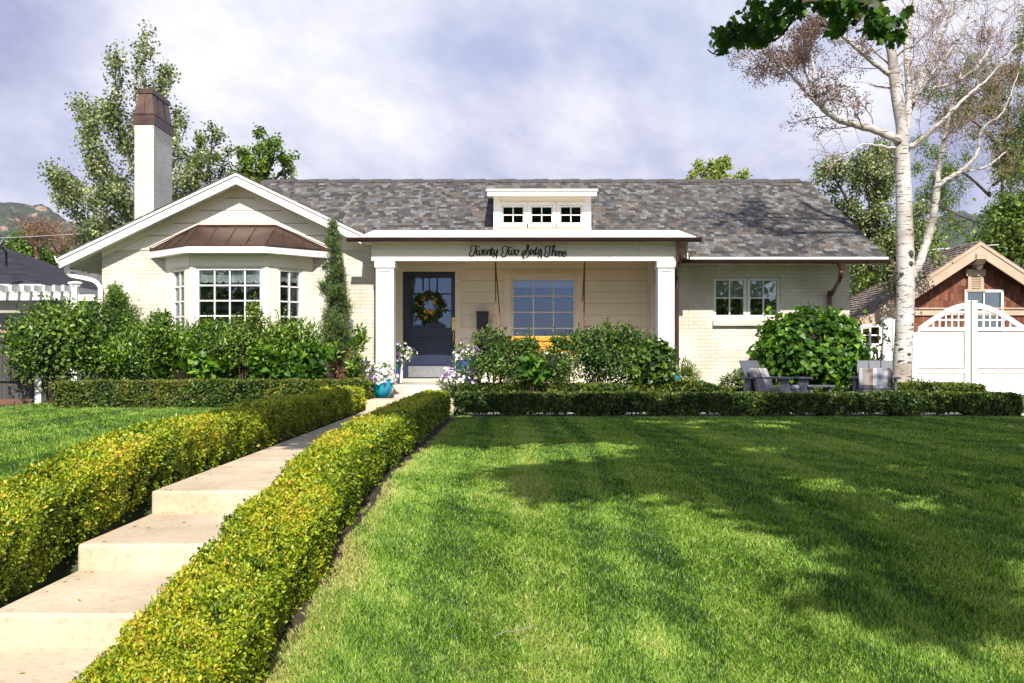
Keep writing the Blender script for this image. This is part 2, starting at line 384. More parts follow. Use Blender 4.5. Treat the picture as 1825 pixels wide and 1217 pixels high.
# ---------------------------------------------------------------- terrain (d = drop below the camera)
def d_right(y): return interp(y, [0, 1.5, 3.83, 5.3, 7, 15, 16.4, 17.2], [1.6, 1.45, 1.2, .97, .84, .83, .80, .74])
def d_left(y):  return interp(y, [0, 1.5, 4, 6, 8, 16, 18], [1.6, 1.45, 1.05, .87, .82, .76, .74])
STEPS = [(0.6, 2.9, 1.52), (2.9, 4.30, 1.23), (4.30, 5.21, 1.085), (5.21, 6.28, .95)]
def d_walk(y):
    for a, b, d in STEPS:
        if a <= y < b: return d
    return interp(y, [6.28, 12, 15.6], [.81, .775, .745]) if y >= 6.28 else 1.6
def ground(x, y):
    r, l = d_right(y), d_left(y)
    t = min(max((x + 2.75) / 1.9, 0), 1)
    d = l * (1 - t) + r * t
    if -2.42 < x < -1.12 and .6 < y < 17: d = max(max(d_walk(y), d_walk(y - .06)) + .06, d + .03)
    elif -2.9 < x < -.8 and .6 < y < 15.5: d = max(d, d_walk(y) - .02)
    return CH - d

def build_setting():
    xs = sorted(set([-900, -300, -100, -50, -30, -20, -15, -12] + [i * .5 for i in range(-20, 21)] + [-2.95, -2.88, -2.45, -2.40, -1.14, -1.08, -.82, -.76] + [12, 15, 20, 30, 50, 100, 300, 900]))
    ys = sorted(set([-400, -100, -50, -20, -10, -5, 0] + [i * .25 for i in range(0, 76)] + [20, 24, 30, 40, 60, 100, 200, 500, 2200] + [s[0] - .02 for s in STEPS] + [s[0] + .02 for s in STEPS] + [6.26, 6.30]))
    vs = [(x, y, ground(x, y)) for y in ys for x in xs]; nx = len(xs)
    fs = [(j*nx+i, j*nx+i+1, (j+1)*nx+i+1, (j+1)*nx+i) for j in range(len(ys)-1) for i in range(nx-1)]
    me = bpy.data.meshes.new('ground'); me.from_pydata(vs, [], fs)
    g = link('ground', me, M['turf']); g['kind'] = 'structure'
    # concrete walk with steps
    mb = MB(); xl, xr = -2.27, -1.22
    for a, b, d in STEPS:
        mb.box(xl, xr, a, b + .05, CH - d - .3, CH - d)
    ysw = [6.28, 8.3, 10.3, 12.3, 14.3, 15.6]
    for a, b in zip(ysw[:-1], ysw[1:]):
        za, zb = CH - d_walk(a), CH - d_walk(b)
        mb.hull([(xl, a, za-.3), (xr, a, za-.3), (xr, b-.006, zb-.3), (xl, b-.006, zb-.3)], [(xl, a, za), (xr, a, za), (xr, b-.006, zb), (xl, b-.006, zb)])
    mb.box(-2.3, -.75, 15.6, 16.55, CH - 1.0, CH - .60)
    w = mb.build('path', M['concrete'], bevel=.018); w['kind'] = 'structure'
    mb = MB(); z = CH - .815
    mb.quad((-.72, 15.28, z), (7.5, 15.28, z), (7.5, 16.75, z + .012), (-.72, 16.75, z + .012))
    mb.quad((-.80, 14.72, z - .008), (7.62, 14.72, z - .008), (7.62, 15.276, z), (-.80, 15.276, z))
    p = mb.build('patio', M['concrete_light']); p['kind'] = 'structure'
    mb = MB(); mb.quad((7.68, 14.55, CH - .822), (20, 14.55, CH - .822), (20, 27, CH - .735), (7.68, 27, CH - .735))
    p = mb.build('driveway', M['concrete_light']); p['kind'] = 'structure'
    mb = MB(); mb.quad((-8.5, 16.0, CH-.742), (-2.35, 16.0, CH-.742), (-2.35, 18.4, CH-.728), (-8.5, 18.4, CH-.728))
    mb.quad((-.7, 16.76, CH-.775), (8.6, 16.76, CH-.775), (8.6, 18.7, CH-.725), (-.7, 18.7, CH-.725))
    p = mb.build('flower_bed_soil', M['soil']); p['kind'] = 'structure'
    # clippings and dry leaves along the edges of the walk
    n = 190; y = rng.uniform(3.4, 15, n); s_ = rng.random(n) < .5; x = np.where(s_, -2.2 + np.abs(rng.normal(0, .05, n)), -1.3 - np.abs(rng.normal(0, .05, n))); loose = rng.random(n) < .14; x = np.where(loose, rng.uniform(-2.15, -1.35, n), x)
    z = np.array([CH - d_walk(b) + .004 for b in y]); o = leaves('fallen_leaves', np.stack([x, y, z], 1), rdir(n) * np.array([1, 1, .15]), rdir(n) * .35 + np.array([0, 0, 1]), .022 * (.6 + rng.random(n)), .012, 'oval', M['hedge_gold'], v=rng.uniform(.5, 1, n)); o['kind'] = 'stuff'; o['label'] = 'small hedge clippings scattered along the edges of the path'; o['category'] = 'leaves'
    # dark strip at the long hedge's foot: bare soil standing in for shadow too
    mb = MB(); ys_ = list(np.linspace(2.6, 15, 60)); e_ = lambda y: float(np.interp(y, [3, 4, 5.5, 15], [-1.00, -.97, -.92, -.86]))
    for a, b in zip(ys_[:-1], ys_[1:]):
        mb.quad((e_(a) - .14, a, CH - d_right(a) + .006), (e_(a) + .07, a, CH - d_right(a) + .006), (e_(b) + .07, b, CH - d_right(b) + .006), (e_(b) - .14, b, CH - d_right(b) + .006))
    p = mb.build('soil', M['soil']); p['kind'] = 'structure'
    # hills
    def hill(Y, prof, depth, amp, mat, seed):
        r = np.random.default_rng(seed); px = np.linspace(prof[0][0], prof[-1][0], 150)
        hy = np.interp(px, [p[0] for p in prof], [p[1] for p in prof]); X = (px - CX) * Y / F
        Zt = CH + (HY - hy) * Y / F; rows = 46; V = []
        ph = r.random(12) * 6.28
        for j in range(rows):
            t = j / (rows - 1); yy = Y - depth * (1 - t)
            base = (Zt + 3) * (t ** 1.15) - 3
            q = np.stack([X * .011, np.full_like(X, yy * .011), np.zeros_like(X)], 1)
            bump = (np.sin(q[:, 0]*3+ph[0]+2*np.sin(q[:, 1]*2.3+ph[1])) + .6*np.sin(q[:, 0]*7+q[:, 1]*5+ph[2]) + .35*np.sin(q[:, 0]*17-q[:, 1]*13+ph[3])) * amp * min(1, 3*t) * (1 if j < rows-1 else .25)
            bump = bump + r.normal(size=len(X)) * amp * .12 * min(1, 3*t)
            for x, z in zip(X, base + bump): V.append((x, yy, z))
        n = len(px); fsx = [(j*n+i, j*n+i+1, (j+1)*n+i+1, (j+1)*n+i) for j in range(rows-1) for i in range(n-1)]
        b0 = len(V)
        for i in range(n): V.append((X[i], Y + depth * .6, -3))
        fsx += [((rows-1)*n+i, (rows-1)*n+i+1, b0+i+1, b0+i) for i in range(n-1)]
        me = bpy.data.meshes.new('hill'); me.from_pydata(V, [], fsx); me.polygons.foreach_set('use_smooth', [True]*len(me.polygons))
        o = link('hills', me, mat); o['kind'] = 'structure'; return o
    def hillmat(name, rocky):
        m, nt, out = nodes(name)
        p = N(nt, 'ShaderNodeBsdfPrincipled'); p.inputs['Roughness'].default_value = .95; p.inputs['Specular IOR Level'].default_value = .1; L(nt, p.outputs[0], out.inputs[0])
        tc = N(nt, 'ShaderNodeTexCoord')
        n = N(nt, 'ShaderNodeTexNoise'); n.inputs['Scale'].default_value = .06; n.inputs['Detail'].default_value = 8; n.inputs['Roughness'].default_value = .7; L(nt, tc.outputs['Object'], n.inputs['Vector'])
        r = ramp(nt, [(.36, (.014, .024, .015)), (.52, (.038, .052, .030)), (.68, (.085, .092, .052))]); L(nt, n.outputs[0], r.inputs[0])
        n2 = N(nt, 'ShaderNodeTexNoise'); n2.inputs['Scale'].default_value = .05; n2.inputs['Detail'].default_value = 6; n2.inputs['Roughness'].default_value = .72
        mp = N(nt, 'ShaderNodeMapping'); mp.inputs['Location'].default_value = (31, 17, 5); L(nt, tc.outputs['Object'], mp.inputs[0]); L(nt, mp.outputs[0], n2.inputs['Vector'])
        r2 = ramp(nt, [(rocky, (0, 0, 0)), (rocky + .035, (1, 1, 1))]); L(nt, n2.outputs[0], r2.inputs[0])
        mx = N(nt, 'ShaderNodeMix', data_type='RGBA'); L(nt, r2.outputs[0], mx.inputs['Factor']); L(nt, r.outputs[0], mx.inputs[6]); mx.inputs[7].default_value = (.30, .19, .14, 1)
        L(nt, mx.outputs[2], p.inputs['Base Color']); return m
    hill(1500, [(-500, 470), (-200, 400), (-60, 385), (0, 369), (18, 362), (40, 359.5), (60, 364), (80, 366), (92, 372), (110, 384), (160, 405), (240, 430), (340, 470), (520, 560), (640, 640)], 640, 9, hillmat('rocky_hillside', .565), 3)
    hill(1900, [(1280, 640), (1400, 540), (1500, 452), (1545, 425), (1590, 412), (1630, 402), (1660, 392), (1690, 380), (1712, 377), (1735, 384), (1760, 388), (1800, 398), (1900, 430), (2100, 480), (2300, 560)], 700, 9, hillmat('green_hillside', .66), 9)

def build_grass():
    def sample(n, test, x0, x1, y0, y1):
        xs = rng.uniform(x0, x1, n); ys = rng.uniform(y0, y1, n); k = test(xs, ys); return xs[k], ys[k]
    edge = lambda y: np.interp(y, [3, 4, 5.5, 15], [-1.00, -.97, -.92, -.86])
    tr = lambda x, y: (x > edge(y) + .035 + .02*np.sin(9*y) + .012*np.sin(31*y)) & (x < np.minimum(.53 * y + 1.1, 9)) & ~((x > 7.6) & (y > 14.5))
    bands = [(3.3, 4.6, 32000, .0050, .029), (4.6, 6.2, 21000, .0062, .029), (6.2, 8.5, 12000, .0082, .030), (8.5, 11.5, 6400, .0105, .031), (11.5, 15.02, 3600, .014, .033)]
    def make(name, label, sets, drop):
        PX, PY, WD, LN = [], [], [], []
        for xs, ys, wd, ln in sets:
            PX.append(xs); PY.append(ys); WD.append(np.full(len(xs), wd)); LN.append(np.full(len(xs), ln))
        x = np.concatenate(PX); y = np.concatenate(PY); wd = np.concatenate(WD); ln = np.concatenate(LN); n = len(x)
        z = CH - np.interp(y, *drop) - .004
        P = np.stack([x, y, z], 1)
        stripe = np.where(np.floor((x + .06*np.sin(y) + 40) / .53) % 2 == 0, 1.0, -1.0)
        T = np.stack([rng.normal(0, .55, n), rng.normal(0, .5, n) + .42 * stripe, np.ones(n)], 1)
        Nn = rdir(n) + np.array([0, -.3, .3])
        q = P * np.array([1, 1, 0])
        tuft = lowf(q, 2.6) * .16 + lowf(q + 7, 7.5) * .13 + lowf(q + 3, .55) * .14
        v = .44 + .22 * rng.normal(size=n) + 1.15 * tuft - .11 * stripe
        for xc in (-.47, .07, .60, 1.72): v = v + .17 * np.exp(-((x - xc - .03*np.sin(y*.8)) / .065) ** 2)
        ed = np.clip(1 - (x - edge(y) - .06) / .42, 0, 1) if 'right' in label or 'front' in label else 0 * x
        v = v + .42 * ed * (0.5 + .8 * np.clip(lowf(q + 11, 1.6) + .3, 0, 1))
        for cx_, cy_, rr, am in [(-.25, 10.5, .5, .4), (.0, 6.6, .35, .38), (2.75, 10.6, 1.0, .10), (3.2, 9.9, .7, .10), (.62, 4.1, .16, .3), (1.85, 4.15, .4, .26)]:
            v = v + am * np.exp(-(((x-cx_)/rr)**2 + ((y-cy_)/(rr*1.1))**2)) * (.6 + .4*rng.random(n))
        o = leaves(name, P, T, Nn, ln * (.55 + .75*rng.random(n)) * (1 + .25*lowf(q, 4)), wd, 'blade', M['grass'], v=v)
        o['label'] = label; o['category'] = 'grass'; o['kind'] = 'stuff'; return o
    sets = []
    for a, b, dn, wd, ln in bands:
        x1 = .53 * b + 1.1; n = int((x1 + 1) * (b - a) * dn)
        xs, ys = sample(n, tr, -1.0, x1, a, b); sets.append((xs, ys, wd, ln))
    make('grass', 'mown green front lawn on the right of the path, half in tree shade', sets, ([3, 3.83, 5.3, 7, 15, 16.4], [1.26, 1.2, .97, .84, .83, .80]))
    sets = []
    tl = lambda x, y: (x > -.53 * y - .4) & (x < -2.78) & (x > -8.2) & ((x > -7.6) | (y < 17.4))
    for a, b, dn, wd, ln in [(5.2, 8, 8000, .008, .044), (8, 11, 5000, .011, .044), (11, 16.12, 3300, .0145, .044), (16.12, 17.3, 1500, .018, .06)]:
        x0 = -.53 * b - .4; n = int((-2.7 - x0) * (b - a) * dn)
        xs, ys = sample(n, tl, x0, -2.7, a, b)
        if a > 16: k = xs < -7.45; xs, ys = xs[k], ys[k]
        sets.append((xs, ys, wd, ln))
    make('grass', 'sunlit green lawn beyond the low hedge along the path', sets, ([3, 4, 6, 8, 16, 18], [1.17, 1.05, .87, .82, .76, .74]))
# ---------------------------------------------------------------- the house
YL, YP, YR, YB = 18.0, 19.27, 18.6, 17.5
def wall_panel(mb, x0, x1, z0, z1, y, th, ops=()):
    xs = sorted({x0, x1, *[o[0] for o in ops], *[o[1] for o in ops]}); zs = sorted({z0, z1, *[o[2] for o in ops], *[o[3] for o in ops]})
    inop = lambda x, z: any(o[0] < x < o[1] and o[2] < z < o[3] for o in ops)
    for i in range(len(xs)-1):
        for j in range(len(zs)-1):
            a, b, c, d = xs[i], xs[i+1], zs[j], zs[j+1]
            if inop((a+b)/2, (c+d)/2): continue
            mb.quad((a, y, c), (b, y, c), (b, y, d), (a, y, d)); mb.quad((b, y+th, c), (a, y+th, c), (a, y+th, d), (b, y+th, d))
    for a, b, c, d in ops:
        mb.quad((a, y, c), (a, y+th, c), (a, y+th, d), (a, y, d)); mb.quad((b, y+th, c), (b, y, c), (b, y, d), (b, y+th, d))
        mb.quad((a, y+th, c), (a, y, c), (b, y, c), (b, y+th, c)); mb.quad((a, y, d), (a, y+th, d), (b, y+th, d), (b, y, d))
    for a in (x0, x1): mb.quad((a, y, z0), (a, y+th, z0), (a, y+th, z1), (a, y, z1))
    mb.quad((x0, y, z1), (x1, y, z1), (x1, y+th, z1), (x0, y+th, z1)); mb.quad((x0, y, z0), (x1, y, z0), (x1, y+th, z0), (x0, y+th, z0))
def boards(mb, x0, x1, z0, z1, y, exp, ops=(), gap=.006, th=.014, zoff=0.0):
    z = z0 + zoff
    while z > z0: z -= exp
    while z < z1:
        a, b = max(z + gap, z0), min(z + exp, z1)
        if b - a > .02:
            segs = [(x0, x1)]
            cuts = sorted({a, b, *[v for o in ops for v in (o[2], o[3]) if a < v < b]})
            for c, d in zip(cuts[:-1], cuts[1:]):
                segs = [(x0, x1)]
                for o in ops:
                    if o[2] < (c+d)/2 < o[3]:
                        ns = []
                        for s, e in segs:
                            if o[1] <= s or o[0] >= e: ns.append((s, e)); continue
                            if o[0] > s: ns.append((s, o[0]))
                            if o[1] < e: ns.append((o[1], e))
                        segs = ns
                for s, e in segs: mb.box(s, e, y, y+th, c, d)
        z += exp

def window(parent, cx, y, z0, w, h, cols, rows, rotz=0, frame=.045, bar=.02, blind=0, deep=.5, glass='glass', label=None, fmat='white', name='window', curtain=None, setback=.0, scallop=False):
    """Frame, glazing bars and panes; local axes: x across, y into the house, z up, origin at the middle of the sill."""
    T = Matrix.Translation((cx, y, z0)) @ Matrix.Rotation(rotz, 4, 'Z')
    mb = MB(); mb.M = T; a, b = -w/2, w/2
    mb.box(a - frame, a, -.012, .06, -frame, h + frame); mb.box(b, b + frame, -.012, .06, -frame, h + frame)
    mb.box(a, b, -.012, .06, -frame, 0); mb.box(a, b, -.012, .06, h, h + frame)
    for i in range(1, cols):
        x = a + w * i / cols; mb.box(x - bar/2, x + bar/2, .004, .03, 0, h)
    for j in range(1, rows):
        z = h * j / rows
        for i in range(cols):
            l = a + w*i/cols + (bar/2 if i else 0); r = a + w*(i+1)/cols - (bar/2 if i < cols-1 else 0)
            mb.box(l, r, .0055, .0285, z - bar/2, z + bar/2)
    fr = mb.build(name, M[fmat], parent)
    if label: fr['label'] = label
    mb = MB(); mb.M = T; mb.box(a + .001, b - .001, .034, .040, .001, h - .001); mb.build('pane', M[glass], fr)
    mb = MB(); mb.M = T
    mb.quad((a - .02, deep, -.02), (b + .02, deep, -.02), (b + .02, deep, h + .02), (a - .02, deep, h + .02))
    mb.quad((a - .02, .062, -.02), (a - .02, deep, -.02), (a - .02, deep, h + .02), (a - .02, .062, h + .02))
    mb.quad((b + .02, .062, -.02), (b + .02, deep, -.02), (b + .02, deep, h + .02), (b + .02, .062, h + .02))
    mb.quad((a - .02, .062, h + .02), (b + .02, .062, h + .02), (b + .02, deep, h + .02), (a - .02, deep, h + .02))
    mb.quad((a - .02, .062, -.02), (b + .02, .062, -.02), (b + .02, deep, -.02), (a - .02, deep, -.02))
    mb.build('dark_interior', M['dark'] if curtain is None else M[curtain], fr)
    if blind:
        mb = MB(); mb.M = T; mb.box(a, b, .075, .083, h - blind, h)
        if scallop:
            k = max(3, int(w / .12))
            for i in range(k):
                l, r = a + w*i/k, a + w*(i+1)/k
                mb.prism([(l, h-blind), (l + (r-l)*.25, h-blind-.025), (l + (r-l)*.75, h-blind-.025), (r, h-blind)], .0752, .0828)
        mb.build('blind', M['blind'], fr)
    return fr

def letter_strokes():
    S = {0: (832, [[(285,505),(215,480),(190,390),(225,285),(330,225),(430,230),(520,275),(640,300),(725,245)],
         [(520,290),(475,420),(430,580),(370,720),(290,800),(220,805),(150,740),(140,660),(190,580),(270,555)],
         [(565,440),(525,600),(520,700),(565,750),(630,700),(680,580),(700,480)], [(700,480),(665,620),(680,730),(730,745),(790,690),(835,580),(800,440)],
         [(800,440),(850,530),(930,620),(1010,560),(1020,480),(960,440),(900,500),(870,620),(900,720),(960,745),(1040,680),(1100,560),(1145,440)],
         [(1145,440),(1120,580),(1100,730)], [(1105,700),(1160,540),(1240,440),(1290,440),(1265,600),(1250,690),(1280,760),(1340,760)],
         [(1390,330),(1360,500),(1330,640),(1345,740),(1400,720),(1450,620)], [(1260,440),(1430,440)],
         [(1505,440),(1465,600),(1470,700),(1520,710),(1580,620),(1660,440)],
         [(1665,420),(1645,600),(1620,800),(1570,950),(1500,1000),(1420,990),(1410,900),(1450,820),(1530,770),(1590,765)]]),
     1: (888, [[(295,565),(225,520),(205,430),(245,340),(340,265),(430,260),(540,310),(650,345),(755,305)],
         [(560,330),(500,460),(450,620),(400,760),(320,840),(240,845),(165,780),(165,690),(220,620),(285,590)],
         [(600,430),(560,590),(550,690),(610,735),(680,660),(745,460)], [(740,470),(700,620),(705,710),(770,735),(830,660),(870,540),(830,430)],
         [(840,440),(890,560),(900,660),(960,750),(1040,680),(1085,560),(1060,470),(990,460),(920,530)], [(1060,470),(1110,540),(1180,490)],
         [(1470,715),(1540,640),(1530,560),(1440,495),(1340,560),(1285,670),(1300,780),(1360,870),(1460,900),(1580,860),(1650,760),(1665,640),(1620,480),(1560,340),(1560,240),(1600,195),(1650,240),(1630,340),(1560,450),(1460,590),(1390,700),(1350,800),(1340,900),(1355,1030)]]),
     2: (926, [[(610,440),(585,580),(580,690),(620,720),(690,620),(780,520),(900,420)], [(670,440),(740,560),(800,700),(840,740)],
         [(930,310),(890,460),(860,620),(880,710),(930,700),(990,600),(1040,430)], [(850,430),(960,410)],
         [(1045,430),(1005,600),(1010,680),(1070,690),(1120,580),(1150,400)], [(1155,400),(1185,600),(1190,800),(1150,950),(1080,1000),(1010,980),(990,900),(1030,810),(1100,745),(1150,735)]]),
     3: (960, [[(440,595),(370,550),(340,440),(380,330),(470,260),(570,250),(650,285),(790,285)], [(650,290),(605,420),(580,600),(560,720),(510,810),(430,860),(340,810),(320,720),(360,640),(430,600)],
         [(820,410),(870,300),(870,230),(810,220),(790,320),(760,480),(730,680),(715,785)], [(740,640),(800,560),(860,490),(910,530),(900,680),(920,790)],
         [(920,790),(970,760),(1000,600),(1060,530),(1110,530)], [(1110,530),(1090,640),(1140,670),(1230,640),(1260,560),(1200,530),(1110,600),(1085,700),(1120,790),(1180,805),(1260,740)],
         [(1260,740),(1330,690),(1440,650),(1470,570),(1410,540),(1330,620),(1310,740),(1340,820),(1390,835),(1470,760),(1515,640)]])}
    out = []
    for off, st in S.values():
        for s in st: out.append([(off + x / 30.42, 430 + y / 30.42) for x, y in s])
    return out

def build_house():
    H = thing('house', 'white painted brick house with a gabled bay, grey slate roof and porch', 'house', (0, YL, CH - .74))
    GZ = CH - .80
    P = lambda mb, name, mat, **k: mb.build(name, M[mat] if isinstance(mat, str) else mat, H, **k)
    # --- left gable: brick below, siding above
    xl, xr = XX(182, YL), XX(666, YL); zt = ZZ(443, YL)
    bayx0, bayx1 = -6.23, -3.60
    mb = MB(); wall_panel(mb, xl, xr, GZ, zt - .012, YL, .2, [(bayx0 + .04, bayx1 - .04, GZ + .4, ZZ(470, YL))])
    mb.box(xl, xl + .2, YL + .2, 26.8, GZ, zt + .0); mb.box(xr - .2, xr, YL + .2, YP + .05, GZ, zt + .2); P(mb, 'wall', 'brick')
    ax, az = -4.887, 4.947; sl = .478                                          # ridge of the gable, roof pitch
    line = lambda x: az - .09 - sl * abs(x - ax)                               # underside of the roof
    mb = MB(); z = zt
    while z < line(ax) - .05:
        z1 = min(z + .2265, line(ax) - .02); hw0 = (line(ax) - z - .011) / sl; hw1 = max((line(ax) - z1) / sl, .01)
        a0, a1 = max(ax - hw0, xl), max(ax - hw1, xl); b0, b1 = min(ax + hw0, xr + .05), min(ax + hw1, xr + .05)
        mb.prism([(a0, z + .011), (b0, z + .011), (b1, z1), (a1, z1)], YL - .004, YL + .03); z += .2265
    P(mb, 'siding', 'cream')
    mb = MB(); hw = (line(ax) - zt) / sl
    mb.prism([(max(ax - hw, xl), zt), (min(ax + hw, xr), zt), (ax, line(ax))], YL + .02, YL + .12)
    P(mb, 'gable_backing', 'dark')
    yf = 17.68                                                                 # front of the rake
    def rake(x0, x1, top, bot, y0, y1, mb):
        f = lambda x, d: az - sl * abs(x - ax) - d
        mb.prism([(x0, f(x0, bot)), (x1, f(x1, bot)), (x1, f(x1, top)), (x0, f(x0, top))], y0, y1)
    rx0, rx1 = -8.03, XX(646, yf)
    mb = MB()
    for s in (0, 1):
        a, b = ((rx0, ax), (ax, rx1))[s]
        rake(a, b, .0, .052, yf - .03, yf + .05, mb); rake(a + (.02 if s == 0 else 0), b, .056, .195, yf - .008, yf + .04, mb)
    P(mb, 'rake_board', 'white')
    mb = MB()                                                                  # frieze under the soffit
    for s in (0, 1):
        a, b = ((max(ax - 2.49, xl), ax), (ax, ax + 2.36))[s]
        rake(a, b, .14, .27, YL - .028, YL - .006, mb)
    P(mb, 'frieze_board', 'cream')
    for a, b in ((xl, bayx0 - .3), (bayx1 + .3, xr)): mb = MB(); mb.box(a, b, YL - .02, YL + .03, zt - .022, zt + .008); P(mb, 'belt_trim', 'cream')
    # soffit boards under rake and along the left eave
    mb = MB(); x = rx0
    while x < rx1 - .02:
        x2 = min(x + .15, rx1 - .005)
        if not (x < ax < x2): rake(x, x2 - .008, .135, .155, yf + .042, YL - .03, mb)
        else: rake(x, ax, .135, .155, yf + .042, YL - .03, mb); rake(ax, x2 - .008, .135, .155, yf + .042, YL - .03, mb)
        x += .15
    y = YL - .03
    xe = xl
    k = 0
    while y < 26.5:                                                            # boards running down the eave
        rake(rx0 + .02, xe, .135, .155, y + .004, y + .134, mb); y += .14
    P(mb, 'soffit', 'white')
    # gable roof
    mb = MB()
    zR = lambda x, d=0: az - sl * abs(x - ax) + d
    mb.slab([(rx0 - .03, yf - .04, zR(rx0 - .03, .022)), (ax, yf - .04, zR(ax, .022)), (ax, 26.9, zR(ax, .022)), (rx0 - .03, 26.9, zR(rx0 - .03, .022))], .02)
    mb.slab([(ax, yf - .04, zR(ax, .022)), (rx1 - .02, yf - .04, zR(rx1 - .02, .022)), (rx1 - .02, 19.6, zR(rx1 - .02, .022)), (ax, 21.1, zR(ax, .022))], .02)
    slate = [(.044, .040, .037), (.098, .096, .096), (.118, .094, .075), (.058, .052, .048), (.140, .140, .141), (.080, .070, .061), (.138, .126, .112), (.068, .066, .066), (.125, .100, .080), (.195, .19, .178)]
    M['slate_side'] = shingle_mat('slate_shingle_gable', slate, .16, .142)
    P(mb, 'gable_roof', 'slate_side')
    # main roof
    eY, eZ, rY, rZ = 17.85, 3.486, 22.58, 5.70; pitch = math.atan2(rZ - eZ, rY - eY); k = (rZ - eZ) / (rY - eY)
    M['slate'] = shingle_mat('slate_shingle', slate, .135, .142, pitch)
    zr = lambda y: eZ + k * (y - eY)
    X0, X1, XS = -5.62, 6.70, 3.08; jY = 19.2
    mb = MB()
    mb.slab([(XS, eY, zr(eY)), (X1, eY, zr(eY)), (X1, rY, rZ), (XS, rY, rZ)], .10)
    mb.slab([(X0, jY, zr(jY)), (XS - .001, jY, zr(jY)), (XS - .001, rY, rZ), (X0, rY, rZ)], .10)
    mb.slab([(X0, rY + .001, rZ), (X1, rY + .001, rZ), (X1, 27.3, eZ), (X0, 27.3, eZ)], .10)
    roof = P(mb, 'roof', 'slate')
    mb = MB(); n = 34
    for i in range(n):
        a = X0 + (X1 - .25 - X0) * i / n; b = X0 + (X1 - .25 - X0) * (i + 1) / n + .05; t = .012 + .012 * (i % 2)
        mb.add([(a, rY - .17, rZ - .075 + t), (b, rY - .17, rZ - .065 + t), (b, rY, rZ + .02 + t), (a, rY, rZ + .01 + t), (a, rY + .17, rZ - .075 + t), (b, rY + .17, rZ - .065 + t),
                (a, rY - .17, rZ - .10 + t), (b, rY - .17, rZ - .09 + t), (b, rY + .17, rZ - .09 + t), (a, rY + .17, rZ - .10 + t)], [(0, 1, 2, 3), (3, 2, 5, 4), (0, 6, 7, 1), (4, 5, 8, 9), (0, 3, 4, 9, 6), (1, 7, 8, 5, 2)])
    mb.build('ridge_cap', pm('ridge_shingle', (.09, .08, .075), .85, (.05, .045, .043), 6, .4, 40), roof)
    # right gable end under the rake, right wall
    wr0, wr1 = 2.62, XX(1514, YR); zt2 = 3.64
    ops = []
    for a, b in ((1272, 1331), (1333, 1391)): ops.append((XX(a, YR), XX(b, YR), ZZ(566, YR), ZZ(495, YR)))
    mb = MB(); wall_panel(mb, wr0, wr1, GZ, zt2, YR, .22, [(ops[0][0], ops[1][1], ops[0][2], ops[0][3])])
    mb.add([(wr1 - .2, YR + .22, GZ), (wr1, YR + .22, GZ), (wr1, 26.6, GZ), (wr1 - .2, 26.6, GZ), (wr1 - .2, YR + .22, zt2), (wr1, YR + .22, zt2), (wr1, 26.6, zt2), (wr1 - .2, 26.6, zt2), (wr1 - .2, rY, rZ - .12), (wr1, rY, rZ - .12)],
           [(0, 1, 5, 4), (1, 2, 6, 9, 5), (2, 3, 7, 6), (3, 0, 4, 8, 7), (4, 5, 9, 8), (8, 9, 6, 7)])
    mb.box(wr1 - 5, wr1, 26.6, 26.8, GZ, zt2); mb.box(xl, wr1 - 5, 26.8, 27.0, GZ, 3.4)
    mb.box(wr0 - .01, wr0 + .2, YR + .22, YP + .2, GZ, zt2 + .3)
    P(mb, 'wall', 'brick')
    mb = MB()                                                                  # projecting brick sill and flat header
    mb.box(XX(1270, YR), XX(1394, YR), YR - .07, YR - .002, ZZ(581, YR), ZZ(570, YR)); P(mb, 'window_sill', 'brick', bevel=.01)
    for i, (a, b, c, d) in enumerate(ops):
        fr = window(H, (a+b)/2, YR + .05, c + .05, b - a - .10, d - c - .10, 2, 2, frame=.045, bar=.022, blind=(d-c-.1)*.47, curtain='room', deep=.8)
    mb = MB(); mb.box(XX(1331, YR) + .002, XX(1333, YR) - .002, YR + .04, YR + .11, ops[0][2], ops[0][3]); P(mb, 'mullion_post', 'white')
    # right eave: drip edge, fascia, soffit
    mb = MB(); mb.box(XS + .02, X1 + .02, eY - .03, eY - .003, eZ - .062, eZ - .012); P(mb, 'drip_edge', 'white')
    mb = MB(); mb.box(XS + .02, X1 - .07, eY + .01, eY + .04, eZ - .135, eZ - .11); mb.hull([(XS + .02, eY + .041, eZ - .135), (X1 - .07, eY + .041, eZ - .135), (X1 - .07, YR - .003, eZ + .13), (XS + .02, YR - .003, eZ + .13)], [(XS + .02, eY + .041, eZ - .118), (X1 - .07, eY + .041, eZ - .118), (X1 - .07, YR - .003, eZ + .147), (XS + .02, YR - .003, eZ + .147)]); P(mb, 'eave_soffit', 'white')
    mb = MB()
    mb.hull([(X1 - .06, eY + .05, eZ - .14), (X1 - .03, eY + .05, eZ - .14), (X1 - .03, rY, rZ - .20), (X1 - .06, rY, rZ - .20)], [(X1 - .06, eY + .05, eZ - .085), (X1 - .03, eY + .05, eZ - .085), (X1 - .03, rY, rZ - .105), (X1 - .06, rY, rZ - .105)])
    P(mb, 'rake_board', 'white')
    # --- porch
    pz = CH - .40                                                              # porch floor
    mb = MB(); mb.box(-2.48, 2.9, 17.25, YP + .05, GZ - .1, pz); f = P(mb, 'porch_floor', 'concrete_light', bevel=.015)
    mb = MB(); mb.box(-2.1, -1.05, 16.9, 17.248, GZ - .1, CH - .555); P(mb, 'porch_step', 'concrete_light', bevel=.015)
    mb = MB(); mb.box(XX(717, YP), XX(812, YP), YP - .12, YP - .002, pz, CH - .318); P(mb, 'door_sill', 'concrete_light', bevel=.01)
    px0, px1 = -2.31, wr0 - .01
    dx0, dx1, dz0, dz1 = XX(718, YP), XX(811, YP), CH - .315, ZZ(484, YP)
    gx0, gx1, gz0, gz1 = XX(911, YP), XX(1026, YP), ZZ(618, YP), ZZ(495, YP)
